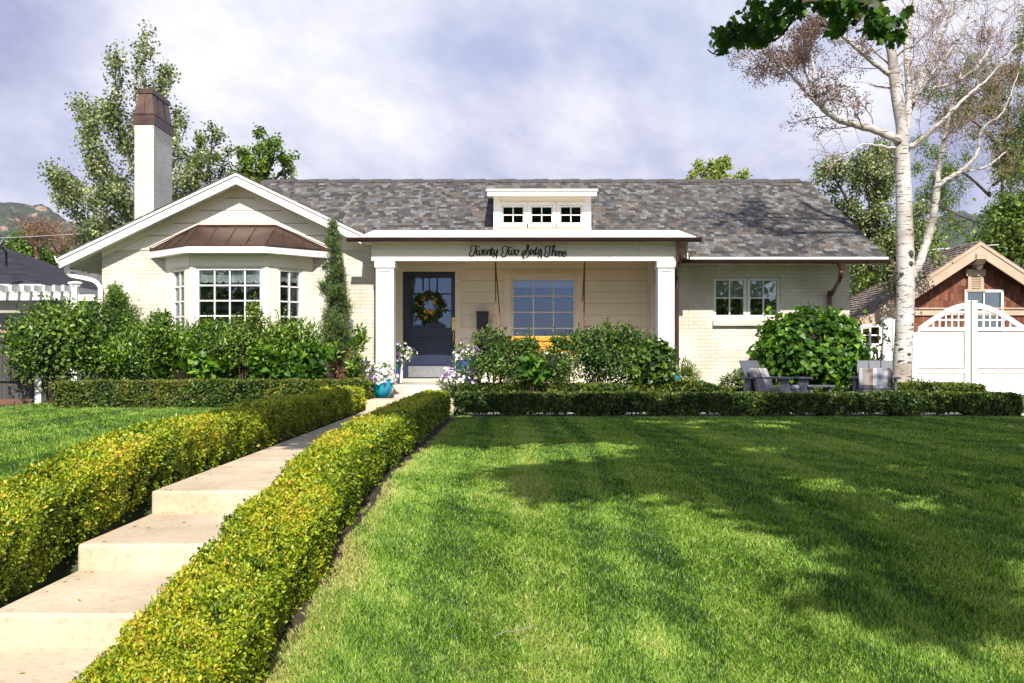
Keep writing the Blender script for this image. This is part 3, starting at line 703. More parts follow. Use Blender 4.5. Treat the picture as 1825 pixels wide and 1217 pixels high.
    mb = MB(); wall_panel(mb, px0, px1, pz - .02, 4.0, YP + .013, .16, [(dx0, dx1, pz, dz1), (gx0, gx1, gz0, gz1)]); P(mb, 'wall', pm('sheathing', (.30, .26, .20), .8))
    mb = MB(); boards(mb, px0, px1, pz, 3.66, YP - .004, .2225, [(XX(706, YP), XX(822, YP), pz, ZZ(472, YP)), (XX(898, YP), XX(1040, YP), ZZ(632, YP), ZZ(487, YP))], zoff=ZZ(479.7, YP) - pz)
    P(mb, 'siding', 'cream')
    mb = MB()                                                                  # door casing
    mb.box(XX(706, YP), dx0 - .002, YP - .03, YP + .05, pz, ZZ(472, YP)); mb.box(dx1 + .002, XX(822, YP), YP - .03, YP + .05, pz, ZZ(472, YP)); mb.box(dx0 - .002, dx1 + .002, YP - .028, YP + .05, dz1 + .002, ZZ(472, YP))
    P(mb, 'door_casing', 'cream')
    mb = MB(); a, b, c, d = XX(898, YP), XX(1040, YP), ZZ(632, YP), ZZ(487, YP)
    mb.box(a, gx0, YP - .03, YP + .02, c, d); mb.box(gx1, b, YP - .03, YP + .02, c, d); mb.box(gx0, gx1, YP - .03, YP + .02, gz1, d); mb.box(gx0, gx1, YP - .045, YP + .02, c, gz0)
    P(mb, 'window_casing', 'cream')
    window(H, (gx0+gx1)/2, YP + .01, gz0 + .045, gx1 - gx0 - .09, gz1 - gz0 - .09, 3, 4, frame=.044, bar=.024, blind=.14, glass='glassblue')
    # door
    ga, gb, gc, gd = XX(728.5, YP), XX(804, YP), ZZ(584, YP), ZZ(493, YP)
    mb = MB(); y0, y1 = YP + .03, YP + .075
    mb.box(dx0, ga, y0, y1, dz0, dz1); mb.box(gb, dx1, y0, y1, dz0, dz1); mb.box(ga, gb, y0, y1, gd, dz1)
    pa, pb = ZZ(655, YP), ZZ(601, YP)
    mb.box(ga, gb, y0, y1, pb, gc); mb.box(ga, gb, y0, y1, dz0, pa); mb.box(ga, gb, y0 + .018, y1 - .005, pa, pb)
    mb.box(ga + .06, gb - .06, y0 + .008, y0 + .0178, pa + .06, pb - .06)
    for i in (1, 2):
        x = ga + (gb - ga) * i / 3; mb.box(x - .014, x + .014, y0 + .004, y1 - .004, gc, gd)
    for j in (1, 2):
        z = gc + (gd - gc) * j / 3
        for i in range(3): mb.box(ga + (gb-ga)*i/3 + (.014 if i else 0), ga + (gb-ga)*(i+1)/3 - (.014 if i < 2 else 0), y0 + .006, y1 - .006, z - .014, z + .014)
    door = P(mb, 'door', 'navy', bevel=.004)
    mb = MB(); mb.box(ga + .001, gb - .001, y0 + .03, y0 + .036, gc + .001, gd - .001); mb.build('pane', M['glassblue'], door)
    mb = MB(); mb.box(ga - .05, gb + .05, y1 + .45, y1 + .46, dz0, dz1); mb.build('dark_interior', M['dark'], door)
    mb = MB(); mb.box(XX(727.5, YP), XX(801, YP), y0 - .006, y0 - .001, ZZ(672, YP), ZZ(652.5, YP)); mb.build('kick_plate', M['steel'], door)
    mb = MB(); hx = XX(808, YP)
    mb.box(hx - .028, hx + .028, y0 - .014, y0 - .002, ZZ(590, YP), ZZ(565.5, YP)); mb.ball((hx, y0 - .02, ZZ(571, YP)), .02, .015, .02)
    mb.tube(spline([(hx, y0 - .01, ZZ(588, YP)), (hx, y0 - .05, ZZ(591, YP)), (hx, y0 - .06, ZZ(598, YP)), (hx, y0 - .035, ZZ(604, YP)), (hx, y0 - .005, ZZ(606, YP))]), .010, 8); mb.ball((hx, y0 - .012, ZZ(606, YP)), .02, .012, .025)
    mb.build('handle', M['brass'], door, smooth=True)
    mb = MB(); mb.box(XX(823.5, YP), XX(826, YP), YP - .016, YP - .0045, ZZ(581.5, YP), ZZ(573.5, YP)); P(mb, 'doorbell', 'brass')
    # ceiling, beam, columns
    mb = MB(); x = -2.45
    while x < 2.85: mb.box(x, min(x + .092, 2.86), YB + .16, YP - .006, 3.665, 3.685); x += .1
    P(mb, 'porch_ceiling', 'porch_white')
    bx0, bx1, bz0, bz1 = XX(662, YB), XX(1204, YB), ZZ(461, YB), ZZ(433, YB) + .012
    mb = MB(); mb.box(bx0, XX(1139, YB) - .002, YB, YB + .15, bz0, bz1); mb.box(XX(1139, YB) + .002, bx1, YB, YB + .15, bz0, bz1)
    mb.box(bx0, bx0 + .14, YB + .15, YL - .01, bz0, bz1); mb.box(bx1 - .14, bx1, YB + .15, YR + .1, bz0, bz1)
    beam = P(mb, 'porch_beam', 'cream')
    mb = MB(); mb.box(bx0 - .002, bx1 + .002, YB - .016, YB + .17, ZZ(464.5, YB), bz0 - .003); mb.build('beam_trim', M['white'], beam)
    mb = MB()
    for s in letter_strokes():
        pts = spline([W(a, b, YB - .008) for a, b in s], 4); n = len(pts)
        rad = []
        for i in range(n):
            d = pts[min(i+1, n-1)] - pts[max(i-1, 0)]
            dn = abs(d.z) / max(d.length, 1e-6) * (1 if d.z < 0 else .55)
            rad.append(.0062 + .0062 * dn)
        mb.tube(pts, rad, 5)
    mb.build('lettering', M['ink'], beam)
    for cx0, cx1 in ((670, 702), (1172.5, 1202)):
        a, b = XX(cx0, YB), XX(cx1, YB); mb = MB(); w = b - a; e = .012
        mb.box(a, b, YB + .002, YB + w, pz, ZZ(477, YB)); 
        for q0, q1, zz0, zz1 in ((a, a + .06, pz + .16, ZZ(477, YB)), (b - .06, b, pz + .16, ZZ(477, YB))): mb.box(q0 + .001, q1 - .001, YB - e, YB + .001, zz0, zz1)
        mb.box(a + .06, b - .06, YB - e, YB + .001, ZZ(483, YB), ZZ(477, YB)); mb.box(a + .06, b - .06, YB - e, YB + .001, pz + .16, pz + .22)
        col = P(mb, 'column', 'white')
        mb = MB(); mb.box(a - .022, b + .022, YB - .034, YB + w + .022, ZZ(477, YB), ZZ(465.8, YB)); 
        mb.build('capital', M['white'], col, bevel=.004)
        mb = MB(); mb.box(a - .02, b + .02, YB - .03, YB + w + .02, pz + .001, pz + .155); mb.build('column_base', M['white'], col, bevel=.004)
    # porch roof: pale low membrane, fascia and gutter
    gY = 17.33
    mb = MB(); mb.slab([(-2.66, gY, 3.775), (3.2, gY, 3.775), (3.2, jY + .02, zr(jY) + .02), (-2.66, jY + .02, zr(jY) + .02)], .045)
    P(mb, 'porch_roof', pm('pale_roof_membrane', (.72, .69, .64), .6, (.6, .57, .52), 2))
    mb = MB(); mb.box(-2.64, 3.16, gY + .03, gY + .06, 3.685, 3.728); mb.box(-2.60, 3.1, gY + .06, YB + .4, 3.69, 3.702); P(mb, 'porch_fascia', 'white')
    mb = MB(); mb.prism([(2.88, 3.45), (3.1, 3.45), (3.1, 3.72), (2.88, 3.72)], YB + .2, YB + .22); mb.add([(3.06, gY + .1, 3.40), (3.06, jY, zr(jY)), (3.06, gY + .1, 3.72), (3.075, gY + .1, 3.40), (3.075, jY, zr(jY)), (3.075, gY + .1, 3.72)], [(0, 1, 2), (3, 5, 4), (0, 3, 4, 1), (1, 4, 5, 2), (2, 5, 3, 0)])
    P(mb, 'porch_cheek', 'cream')
    def gutter(xa, xb, y, z, r, hang):
        mb = MB(); n = 12
        for i in range(n):
            t0, t1 = math.pi * i / n, math.pi * (i + 1) / n
            A = [(y + r*math.cos(t0), z - r*math.sin(t0)), (y + r*math.cos(t1), z - r*math.sin(t1)), (y + (r-.008)*math.cos(t1), z - (r-.008)*math.sin(t1)), (y + (r-.008)*math.cos(t0), z - (r-.008)*math.sin(t0))]
            mb.add([(xa, *q) for q in A] + [(xb, *q) for q in A], [(0, 1, 5, 4), (2, 3, 7, 6), (0, 3, 2, 1), (4, 5, 6, 7)])
        for x in (xa, xb):
            prof = [(y + (r+.004)*math.cos(math.pi*i/n), z - (r+.004)*math.sin(math.pi*i/n)) for i in range(n+1)]
            mb.add([(x - .004, *q) for q in prof] + [(x + .004, *q) for q in prof], [tuple(range(n, -1, -1)), tuple(range(n+1, 2*n+2))])
        mb.tube([(xa, y - r, z), (xb, y - r, z)], .011, 6)
        g = P(mb, 'gutter', 'bronze', smooth=True)
        x = xa + hang * .6
        while x < xb:
            mb = MB(); mb.tube([(x, y + (r+.006)*math.cos(math.pi*i/10), z + .006 - (r+.006)*math.sin(math.pi*i/10)) for i in range(11)], .011, 5); x += hang; mb.build('hanger', M['bronze'], g, smooth=True)
        return g
    gutter(XX(619, gY - .05), XX(1249, gY - .05), gY - .06, ZZ(424.6, gY - .06), .066, .60)
    gutter(XX(1213, eY - .09), XX(1583, eY - .09), eY - .09, ZZ(463.6, eY - .09), .066, .59)
    # bronze downspouts
    y = gY - .06
    mb = MB(); x = XX(1213, y); zt3 = ZZ(431, y)
    mb.lathe([(.03, -.14), (.036, -.10), (.075, -.01), (.075, 0)], (x, y, zt3), 16)
    mb.tube(spline([(x, y, zt3 - .12), (x, y + .02, zt3 - .26), (XX(1208, y + .16), y + .16, ZZ(473, y + .1)), (XX(1207, 17.78), 17.78, ZZ(492, 17.78)), (XX(1206, 17.8), 17.8, ZZ(500, 17.8)), (XX(1206, 17.8), 17.8, ZZ(660, 17.8)), (XX(1208, 17.75), 17.75, ZZ(671, 17.75)), (XX(1214, 17.6), 17.6, ZZ(680, 17.6))], 5), .043, 10)
    for pyy in (476, 640): mb.lathe([(.050, -.02), (.050, .02)], (XX(1207, 17.8), 17.8 - (.05 if pyy < 480 else 0), ZZ(pyy, 17.8)), 12)
    P(mb, 'downspout', 'bronze', smooth=True)
    y = eY - .09; mb = MB(); x = XX(1499, y); zt3 = ZZ(470, y)
    mb.lathe([(.03, -.16), (.036, -.11), (.078, -.01), (.078, 0)], (x, y, zt3), 16)
    mb.tube(spline([(x, y, zt3 - .14), (x, y + .01, ZZ(490, y)), (XX(1494, y + .2), y + .2, ZZ(503, y)), (XX(1482, YR - .1), YR - .1, ZZ(524, YR - .1)), (XX(1478.5, YR - .06), YR - .06, ZZ(535, YR)), (XX(1478.5, YR - .06), YR - .06, ZZ(690, YR))], 5), .043, 10)
    P(mb, 'downspout', 'bronze', smooth=True)
    # white gutter and downspout on the left eave
    mb = MB(); xg = rx0 - .08
    prof = [(xg, 3.47), (xg + .03, 3.40), (xg + .06, 3.35), (xg + .14, 3.33), (xg + .14, 3.46)]
    mb.prism([(p[0], p[1]) for p in prof][::-1], yf + .0, 26.8); g = P(mb, 'eave_gutter', 'white')
    mb = MB(); q = lambda px, py, Y: W(px, py, Y)
    mb.tube(spline([q(119, 472, 17.85), q(120, 484, 17.85), q(127, 492, 17.88), q(150, 497, 17.9), q(168, 502, 17.92), q(178, 512, 17.93), q(178.5, 524, 17.93), q(178.5, 600, 17.93), q(178.5, 690, 17.93)], 5), .052, 4)
    P(mb, 'downspout', 'white')
    # --- chimney (outside the left wall)
    cx0, cx1, cy0, cy1 = -7.785, -7.39, 20.6, 21.72; bz = ZZ(219, cy0)
    mb = MB(); mb.box(cx0, cx1, cy0, cy1, GZ, bz - .02); ch = P(mb, 'chimney', brick_mat('chimney_brick', (.78, .745, .67), (.68, .64, .57), (.62, .58, .50), bump=1.0))
    z1, z2, z3 = ZZ(204, cy0), ZZ(165, cy0), ZZ(156.5, cy0)
    mb = MB(); rect = lambda e, z: [(cx0 - e, cy0 - e, z), (cx1 + e, cy0 - e, z), (cx1 + e, cy1 + e, z), (cx0 - e, cy1 + e, z)]
    mb.hull(rect(.022, bz - .03), rect(.022, z1)); mb.hull(rect(.034, z1), rect(.034, z1 + .03)); mb.hull(rect(.0, z1 + .03), rect(-.055, z2)); mb.hull(rect(-.035, z2), rect(-.035, z3))
    for t in (.33, .66):
        x = lambda e: (cx0 - e) + (cx1 - cx0 + 2*e) * (.5)
    def seam(p0, p1, w, d): mb.hull([p0, p0 + w, p0 + w + d, p0 + d], [p1, p1 + w, p1 + w + d, p1 + d])
    xm = (cx0 + cx1) / 2; seam(Vector((xm - .006, cy0 - .022, z1 + .03)), Vector((xm - .006, cy0 + .033, z2)), Vector((.012, 0, 0)), Vector((0, .03, 0)))
    for t in (.33, .67):
        yy = cy0 + (cy1 - cy0) * t; yt = cy0 + .055 + (cy1 - cy0 - .11) * t
        seam(Vector((cx1 + .022, yy - .008, z1 + .03)), Vector((cx1 - .033, yt - .008, z2)), Vector((0, .016, 0)), Vector((-.03, 0, 0)))
    mb.build('chimney_cap', M['copper'], ch)
    # --- bay window
    yb = 17.36; bc = -4.915; hf, hb = .68, 1.315; bt = ZZ(452, yb); b0 = CH - .82
    FL, FR, BL, BR = (bc - hf, yb), (bc + hf, yb), (bc - hb, YL), (bc + hb, YL)
    wz0, wz1 = ZZ(590, yb), ZZ(481, yb)
    def bay_wall(A, B, zw0, zw1, w, name):
        """Panel from A to B with a window opening of width w in the middle."""
        d = Vector((B[0]-A[0], B[1]-A[1], 0)); ln = d.length; ang = math.atan2(d.y, d.x)
        T = Matrix.Translation((A[0], A[1], 0)) @ Matrix.Rotation(ang, 4, 'Z')
        mb.M = T; c = ln / 2
        wall_panel(mb, 0.002, ln - .002, b0, bt, 0, .12, [(c - w/2, c + w/2, zw0, zw1)])
        mb.box(.0, ln, -.02, -.0015, ZZ(480, yb) + .055, bt - .005)                                   # head board
        mid = T @ Vector((c, .03, 0)); return mid, ang
    mb = MB(); wf = XX(462, yb) - XX(353.5, yb)
    m1 = bay_wall(FL, FR, wz0 - .05, wz1 + .05, wf + .1, 'front')
    m2 = bay_wall(FR, BR, wz0 - .05, wz1 + .05, .40 + .1, 'side'); m3 = bay_wall(BL, FL, wz0 - .05, wz1 + .05, .40 + .1, 'side')
    mb.M = None
    mb.lathe([(.055, b0), (.055, bt)], (FL[0] + .03, FL[1] + .035, 0), 8); mb.lathe([(.055, b0), (.055, bt)], (FR[0] - .03, FR[1] + .035, 0), 8)
    P(mb, 'bay_wall', 'cream')
    for (mid, ang), w, cols, bl in ((m1, wf, 4, .19), (m2, .40, 2, .16), (m3, .40, 2, .16)):
        window(H, mid.x, mid.y, wz0, w, wz1 - wz0, cols, 4, rotz=ang, frame=.05, bar=.024, blind=bl, deep=.16 if cols == 2 else .5, scallop=True)
    # bay roof, standing seam copper on a white fascia
    ye = 17.08; ze = ZZ(437, ye); zf = ZZ(450, ye); ec = -4.905; ef, eb = .69, 1.62
    E = [(ec - eb, YL - .004), (ec - ef, ye), (ec + ef, ye), (ec + eb, YL - .004)]; tz = ZZ(403, YL); TL, TR = (XX(353, YL), YL - .004), (XX(492, YL), YL - .004)
    mb = MB()
    mb.hull([(x, y, ze - .008) for x, y in E], [(x, y, ze + .016) for x, y in E])
    mb.add([(x, y, ze + .016) for x, y in E] + [(TL[0], TL[1], tz), (TR[0], TR[1], tz)], [(0, 1, 4), (1, 2, 5, 4), (2, 3, 5), (0, 4, 5, 3), (0, 3, 2, 1)])
    z0 = ze + .016; V3 = lambda p, z: Vector((p[0], p[1], z))
    def rib(a, b): mb.tube([a + Vector((0, -.004, .008)), b + Vector((0, -.004, .008))], .011, 4)
    for i in range(0, 5):
        t = i / 4; a = V3(E[1], z0).lerp(V3(E[2], z0), t); b = V3(TL, tz).lerp(V3(TR, tz), t); rib(a, b)
    for (p, q, top) in ((E[2], E[3], TR), (E[1], E[0], TL)):
        for t in (.3, .6, .85):
            a = V3(p, z0).lerp(V3(q, z0), t); b = V3(top, tz).lerp(V3(q, z0), max(0, (t - .18) / .82))
            rib(a, b)
    rib(V3(TL, tz), V3(TR, tz)); rib(V3(TR, tz), V3(E[3], z0)); rib(V3(TL, tz), V3(E[0], z0))
    br = P(mb, 'bay_roof', 'copper')
    mb = MB(); s = .0
    inset = lambda e: [(ec - eb + e*.4, YL - .004), (ec - ef + e*.41, ye + e), (ec + ef - e*.41, ye + e), (ec + eb - e*.4, YL - .004)]
    mb.hull([(x, y, zf) for x, y in inset(.012)], [(x, y, ze - .010) for x, y in inset(.012)]); mb.build('fascia', M['white'], br)
    # flashing line on the siding above the copper
    mb = MB(); mb.tube([V3((TL[0], YL - .012), tz + .03), V3((TR[0], YL - .012), tz + .03)], .012, 4); mb.tube([V3((TL[0], YL - .012), tz + .03), V3((E[0][0] - .06, YL - .012), z0 + .03)], .012, 4); mb.tube([V3((TR[0], YL - .012), tz + .03), V3((E[3][0] + .06, YL - .012), z0 + .03)], .012, 4)
    mb.build('flashing', M['cream'], br)
    # --- dormer
    yd = 19.2; da, db = XX(880, yd), XX(1053, yd); dz = ZZ(412, yd) - .1; dt = ZZ(350, yd)
    wcs = [(897, 932), (948, 983), (1000, 1035)]; wz0d, wz1d = ZZ(396.5, yd), ZZ(368.5, yd)
    dops = [(XX(a, yd) - .03, XX(b, yd) + .03, wz0d - .03, wz1d + .03) for a, b in wcs]
    mb = MB(); wall_panel(mb, da, db, dz, dt + .06, yd, .1, dops)
    yb2 = eY + (dt - eZ) / k + .3
    for x in (da, db - .1): mb.add([(x, yd + .1, dz), (x + .1, yd + .1, dz), (x, yd + .1, dt + .06), (x + .1, yd + .1, dt + .06), (x, yb2 + .6, dt + .3), (x + .1, yb2 + .6, dt + .3)], [(0, 1, 3, 2), (0, 2, 4), (1, 5, 3), (2, 3, 5, 4), (0, 4, 5, 1)])
    P(mb, 'dormer_wall', 'cream')
    mb = MB()
    for a in (da - .004, db - .118): mb.box(a, a + .122, yd - .022, yd - .002, dz, dt + .03)
    for (a, b, c, d) in dops:
        mb.box(a - .05, a, yd - .02, yd + .01, c - .05, d + .06); mb.box(b, b + .05, yd - .02, yd + .01, c - .05, d + .06); mb.box(a, b, yd - .02, yd + .01, d, d + .06); mb.box(a - .07, b + .07, yd - .04, yd + .012, c - .06, c - .002)
    P(mb, 'dormer_trim', 'white')
    for (a, b, c, d) in dops:
        window(H, (a+b)/2, yd + .02, c + .03, b - a - .06, d - c - .06, 2, 2, frame=.028, bar=.02, deep=.35)
    yo = yd - .32; ra, rb = XX(868.5, yo), XX(1063.5, yo); q0, q1 = ZZ(348.5, yo), ZZ(332.5, yo)
    mb = MB(); mb.box(ra, rb, yo, yo + .04, q0, (q0+q1)/2); mb.box(ra - .02, rb + .02, yo - .03, yo + .04, (q0+q1)/2, q1 - .0); P(mb, 'dormer_fascia', 'white')
    mb = MB()
    x = ra
    while x < rb: mb.box(x, min(x + .092, rb), yo + .04, yd - .002, dt - .002, dt + .014); x += .1
    for xa, xb in ((ra, da), (db, rb)): mb.add([(xa, yd, dt), (xb, yd, dt), (xb, yd + 1.6, dt + .22), (xa, yd + 1.6, dt + .22), (xa, yd, dt + .015), (xb, yd, dt + .015), (xb, yd + 1.6, dt + .235), (xa, yd + 1.6, dt + .235)], [(0, 3, 2, 1), (4, 5, 6, 7), (0, 1, 5, 4), (1, 2, 6, 5), (2, 3, 7, 6), (3, 0, 4, 7)])
    P(mb, 'dormer_soffit', 'cream')
    yend = 21.75
    mb = MB(); mb.slab([(ra - .03, yo - .04, q1 + .012), (rb + .03, yo - .04, q1 + .012), (rb + .03, yend, q1 + .012 + .13*(yend-yo)), (ra - .03, yend, q1 + .012 + .13*(yend-yo))], .05)
    P(mb, 'dormer_roof', 'slate_side')
    # vent stub and small details on the roof
    mb = MB(); mb.tube([W(362, 342, 21.9) - Vector((0, 0, .4)), W(362, 330, 21.9)], .05, 10); mb.lathe([(.09, 0), (.02, .06)], tuple(W(362, 330, 21.9)), 10); P(mb, 'roof_vent', 'steel')
    return H
# ---------------------------------------------------------------- hedges
def hedge(name, label, path, n, ln, mat, close=(True, True), gaps=0.0, group=None, vbase=.45, over=.034):
    """path: stations (x, y, ground z, width, height). Clipped hedge: dark twiggy inside, leaves on sides, top and ends."""
    st = np.array(path, float); seg = np.diff(st[:, :2], axis=0); sl = np.linalg.norm(seg, axis=1); cum = np.concatenate([[0], np.cumsum(sl)]); LT = cum[-1]
    root = thing(name, label, 'hedge', tuple(st[0, :3]), group)
    # density: more, smaller leaves where the hedge is near the camera
    tt = np.linspace(0, LT, 400); yy = np.interp(tt, cum, st[:, 1]); dens = 1.0 / np.clip(yy, 3.0, 30) ** 1.35
    cdf = np.cumsum(dens); cdf /= cdf[-1]
    u = rng.random(n); s = np.interp(u, cdf, tt) + rng.normal(0, .01, n)
    s = np.clip(s, 0, LT)
    cx, cy, cz, cw, chh = [np.interp(s, cum, st[:, i]) for i in range(5)]
    k = np.clip(np.searchsorted(cum, s, side='right') - 1, 0, len(seg) - 1); dx, dy = (seg / sl[:, None])[k].T
    nx, ny = dy, -dx                                                     # right-hand normal
    per = cw + 2 * chh; q = rng.random(n) * per
    side = np.where(q < chh, 0, np.where(q < chh + cw, 1, 2))
    a = np.where(side == 0, -cw/2, np.where(side == 1, q - chh - cw/2, cw/2)); h = np.where(side == 0, q, np.where(side == 1, chh, per - q))
    if gaps:                                                              # hollow patches near the foot
        cut = (h < gaps * (1.0 + .9*np.sin(s*5.3) + .7*np.sin(s*11.7+1))); h = np.where(cut, h + gaps*1.3, h)
    inward = np.abs(rng.exponential(.034, n)); on = np.where(side == 1, 0, np.sign(a)); ou = np.where(side == 1, 1.0, 0.0)
    # rounded shoulders
    e = np.clip((h - (chh - .07)) / .07, 0, 1) * (side != 1); a = a * (1 - .06 * e ** 2)
    e2 = np.clip((np.abs(a) - (cw/2 - .07)) / .07, 0, 1) * (side == 1); h = h - .012 * e2 ** 2
    P0 = np.stack([cx + nx * a, cy + ny * a, cz + h], 1)
    wob = over * np.where(side == 1, .62, 1.0) * (1.2 * lowf(P0, 2.2) + .8 * lowf(P0 + 5, 6.0) + .7 * lowf(P0 + 3, 17.0) + .35*rng.normal(size=n))
    off = wob - inward
    Nn = np.stack([nx * on, ny * on, ou], 1)
    P = P0 + Nn * off[:, None]
    hole = lowf(P, 9.0) + .8 * lowf(P + 4, 21.0) + .35 * rng.normal(size=n)
    inward = np.where(hole < -.52, inward + .05, inward); P = P0 + Nn * (wob - inward)[:, None]
    keep = ~((hole < -.52) & (rng.random(n) < .55)); P, Nn, inward = P[keep], Nn[keep], inward[keep]; n = len(P)
    ends = []
    for i, c in enumerate(close):
        if not c: continue
        w_, h_ = (st[0, 3], st[0, 4]) if i == 0 else (st[-1, 3], st[-1, 4]); m = int(n * w_ * h_ / (LT * (w_ + 2*h_)) * (2.0 if i == 0 else 1.6)) + 60
        d = (seg[0] / sl[0] * -1) if i == 0 else seg[-1] / sl[-1]; base = st[0] if i == 0 else st[-1]
        aa = rng.uniform(-w_/2, w_/2, m); hh = rng.uniform(0, h_, m); nn = np.array([d[0], d[1], 0.])
        side_ = np.array([d[1], -d[0], 0.]); Pe = np.array([base[0], base[1], base[2]]) + side_ * aa[:, None] + np.array([0, 0, 1.]) * hh[:, None]
        Pe = Pe + nn * (over * (lowf(Pe, 5) + .4*rng.normal(size=m)) - np.abs(rng.exponential(.02, m)))[:, None]
        ends.append((Pe, np.tile(nn, (m, 1))))
    for Pe, Ne in ends: P = np.concatenate([P, Pe]); Nn = np.concatenate([Nn, Ne])
    n2 = len(P); dist = np.clip(P[:, 1], 3, 30)
    size = ln * (dist / 4.0) ** .62 * (.65 + .7 * rng.random(n2))
    sd = (1 - np.abs(Nn[:, 2:3])); T = Nn * (.55 - .2 * sd) + rdir(n2) * .9 + np.array([0, 0, .35]); NN = Nn * (.6 + .55 * sd) + rdir(n2) * (.75 - .2 * sd) + np.array([0, 0, .35]) * (1 - .6 * sd)
    v = vbase + .2 * rng.normal(size=n2) + .2 * lowf(P, 1.5) + .18 * lowf(P + 9, 5.5) + .17 * Nn[:, 2] - .06 - 1.6 * np.concatenate([inward, np.zeros(n2 - n)])  # fresh tips yellower; sunlit tops, dark sides and inner shade put into colour
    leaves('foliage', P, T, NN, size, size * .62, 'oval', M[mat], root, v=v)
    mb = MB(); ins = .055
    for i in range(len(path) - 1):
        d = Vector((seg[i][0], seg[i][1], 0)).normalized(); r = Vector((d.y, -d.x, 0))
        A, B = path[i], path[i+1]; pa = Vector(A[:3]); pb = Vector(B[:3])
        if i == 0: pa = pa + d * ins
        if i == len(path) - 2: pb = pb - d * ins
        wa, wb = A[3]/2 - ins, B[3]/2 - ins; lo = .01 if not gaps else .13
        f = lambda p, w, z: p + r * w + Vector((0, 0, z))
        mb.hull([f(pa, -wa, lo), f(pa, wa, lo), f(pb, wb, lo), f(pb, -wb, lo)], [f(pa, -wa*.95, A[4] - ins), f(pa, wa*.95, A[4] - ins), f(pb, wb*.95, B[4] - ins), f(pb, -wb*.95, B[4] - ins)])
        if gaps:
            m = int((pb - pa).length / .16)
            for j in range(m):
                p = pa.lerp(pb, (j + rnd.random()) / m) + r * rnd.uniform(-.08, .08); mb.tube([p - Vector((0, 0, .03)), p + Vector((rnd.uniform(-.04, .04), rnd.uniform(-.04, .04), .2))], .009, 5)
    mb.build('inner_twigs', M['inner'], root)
    return root

def build_hedges():
    zw = lambda y: CH - d_walk(y)
    ysr = [2.6, 3.4, 4.2, 4.5, 5.0, 5.4, 6.0, 6.5, 8, 10, 12, 13.6, 14.95]
    smooth = lambda y: CH - interp(y, [2.6, 4.3, 5.2, 6.3, 7.2, 12, 15], [1.42, 1.21, 1.04, .88, .825, .79, .785])
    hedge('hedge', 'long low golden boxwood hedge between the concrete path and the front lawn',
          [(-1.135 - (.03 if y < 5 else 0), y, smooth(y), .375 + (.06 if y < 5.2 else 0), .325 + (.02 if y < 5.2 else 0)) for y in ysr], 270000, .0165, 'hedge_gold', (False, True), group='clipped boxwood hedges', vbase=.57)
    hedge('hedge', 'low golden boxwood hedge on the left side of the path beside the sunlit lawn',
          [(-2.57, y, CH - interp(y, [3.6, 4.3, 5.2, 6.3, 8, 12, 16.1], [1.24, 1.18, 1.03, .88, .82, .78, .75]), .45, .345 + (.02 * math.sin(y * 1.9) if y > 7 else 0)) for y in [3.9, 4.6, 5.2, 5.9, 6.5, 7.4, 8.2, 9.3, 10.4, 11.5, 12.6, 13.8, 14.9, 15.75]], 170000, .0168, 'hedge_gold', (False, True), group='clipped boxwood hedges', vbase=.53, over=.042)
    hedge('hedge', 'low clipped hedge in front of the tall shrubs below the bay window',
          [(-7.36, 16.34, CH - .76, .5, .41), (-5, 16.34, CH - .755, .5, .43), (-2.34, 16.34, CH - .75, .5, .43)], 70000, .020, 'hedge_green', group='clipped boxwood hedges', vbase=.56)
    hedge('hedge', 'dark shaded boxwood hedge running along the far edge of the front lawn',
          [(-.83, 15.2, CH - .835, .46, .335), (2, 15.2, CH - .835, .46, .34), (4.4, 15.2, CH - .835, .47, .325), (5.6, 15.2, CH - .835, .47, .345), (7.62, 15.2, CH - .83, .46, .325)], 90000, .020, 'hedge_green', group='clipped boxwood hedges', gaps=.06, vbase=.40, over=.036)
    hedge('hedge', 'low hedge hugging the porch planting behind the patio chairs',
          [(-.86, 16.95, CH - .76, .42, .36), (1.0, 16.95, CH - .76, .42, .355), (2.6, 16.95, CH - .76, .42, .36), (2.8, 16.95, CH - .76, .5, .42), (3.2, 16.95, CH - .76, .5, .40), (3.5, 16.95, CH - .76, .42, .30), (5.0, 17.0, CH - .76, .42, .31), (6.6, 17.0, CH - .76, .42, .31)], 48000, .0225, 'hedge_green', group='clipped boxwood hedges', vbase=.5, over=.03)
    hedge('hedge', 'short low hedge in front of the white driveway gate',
          [(6.62, 17.3, CH - .75, .45, .36), (8.05, 17.3, CH - .75, .45, .33)], 12000, .0235, 'hedge_green', group='clipped boxwood hedges', vbase=.52)

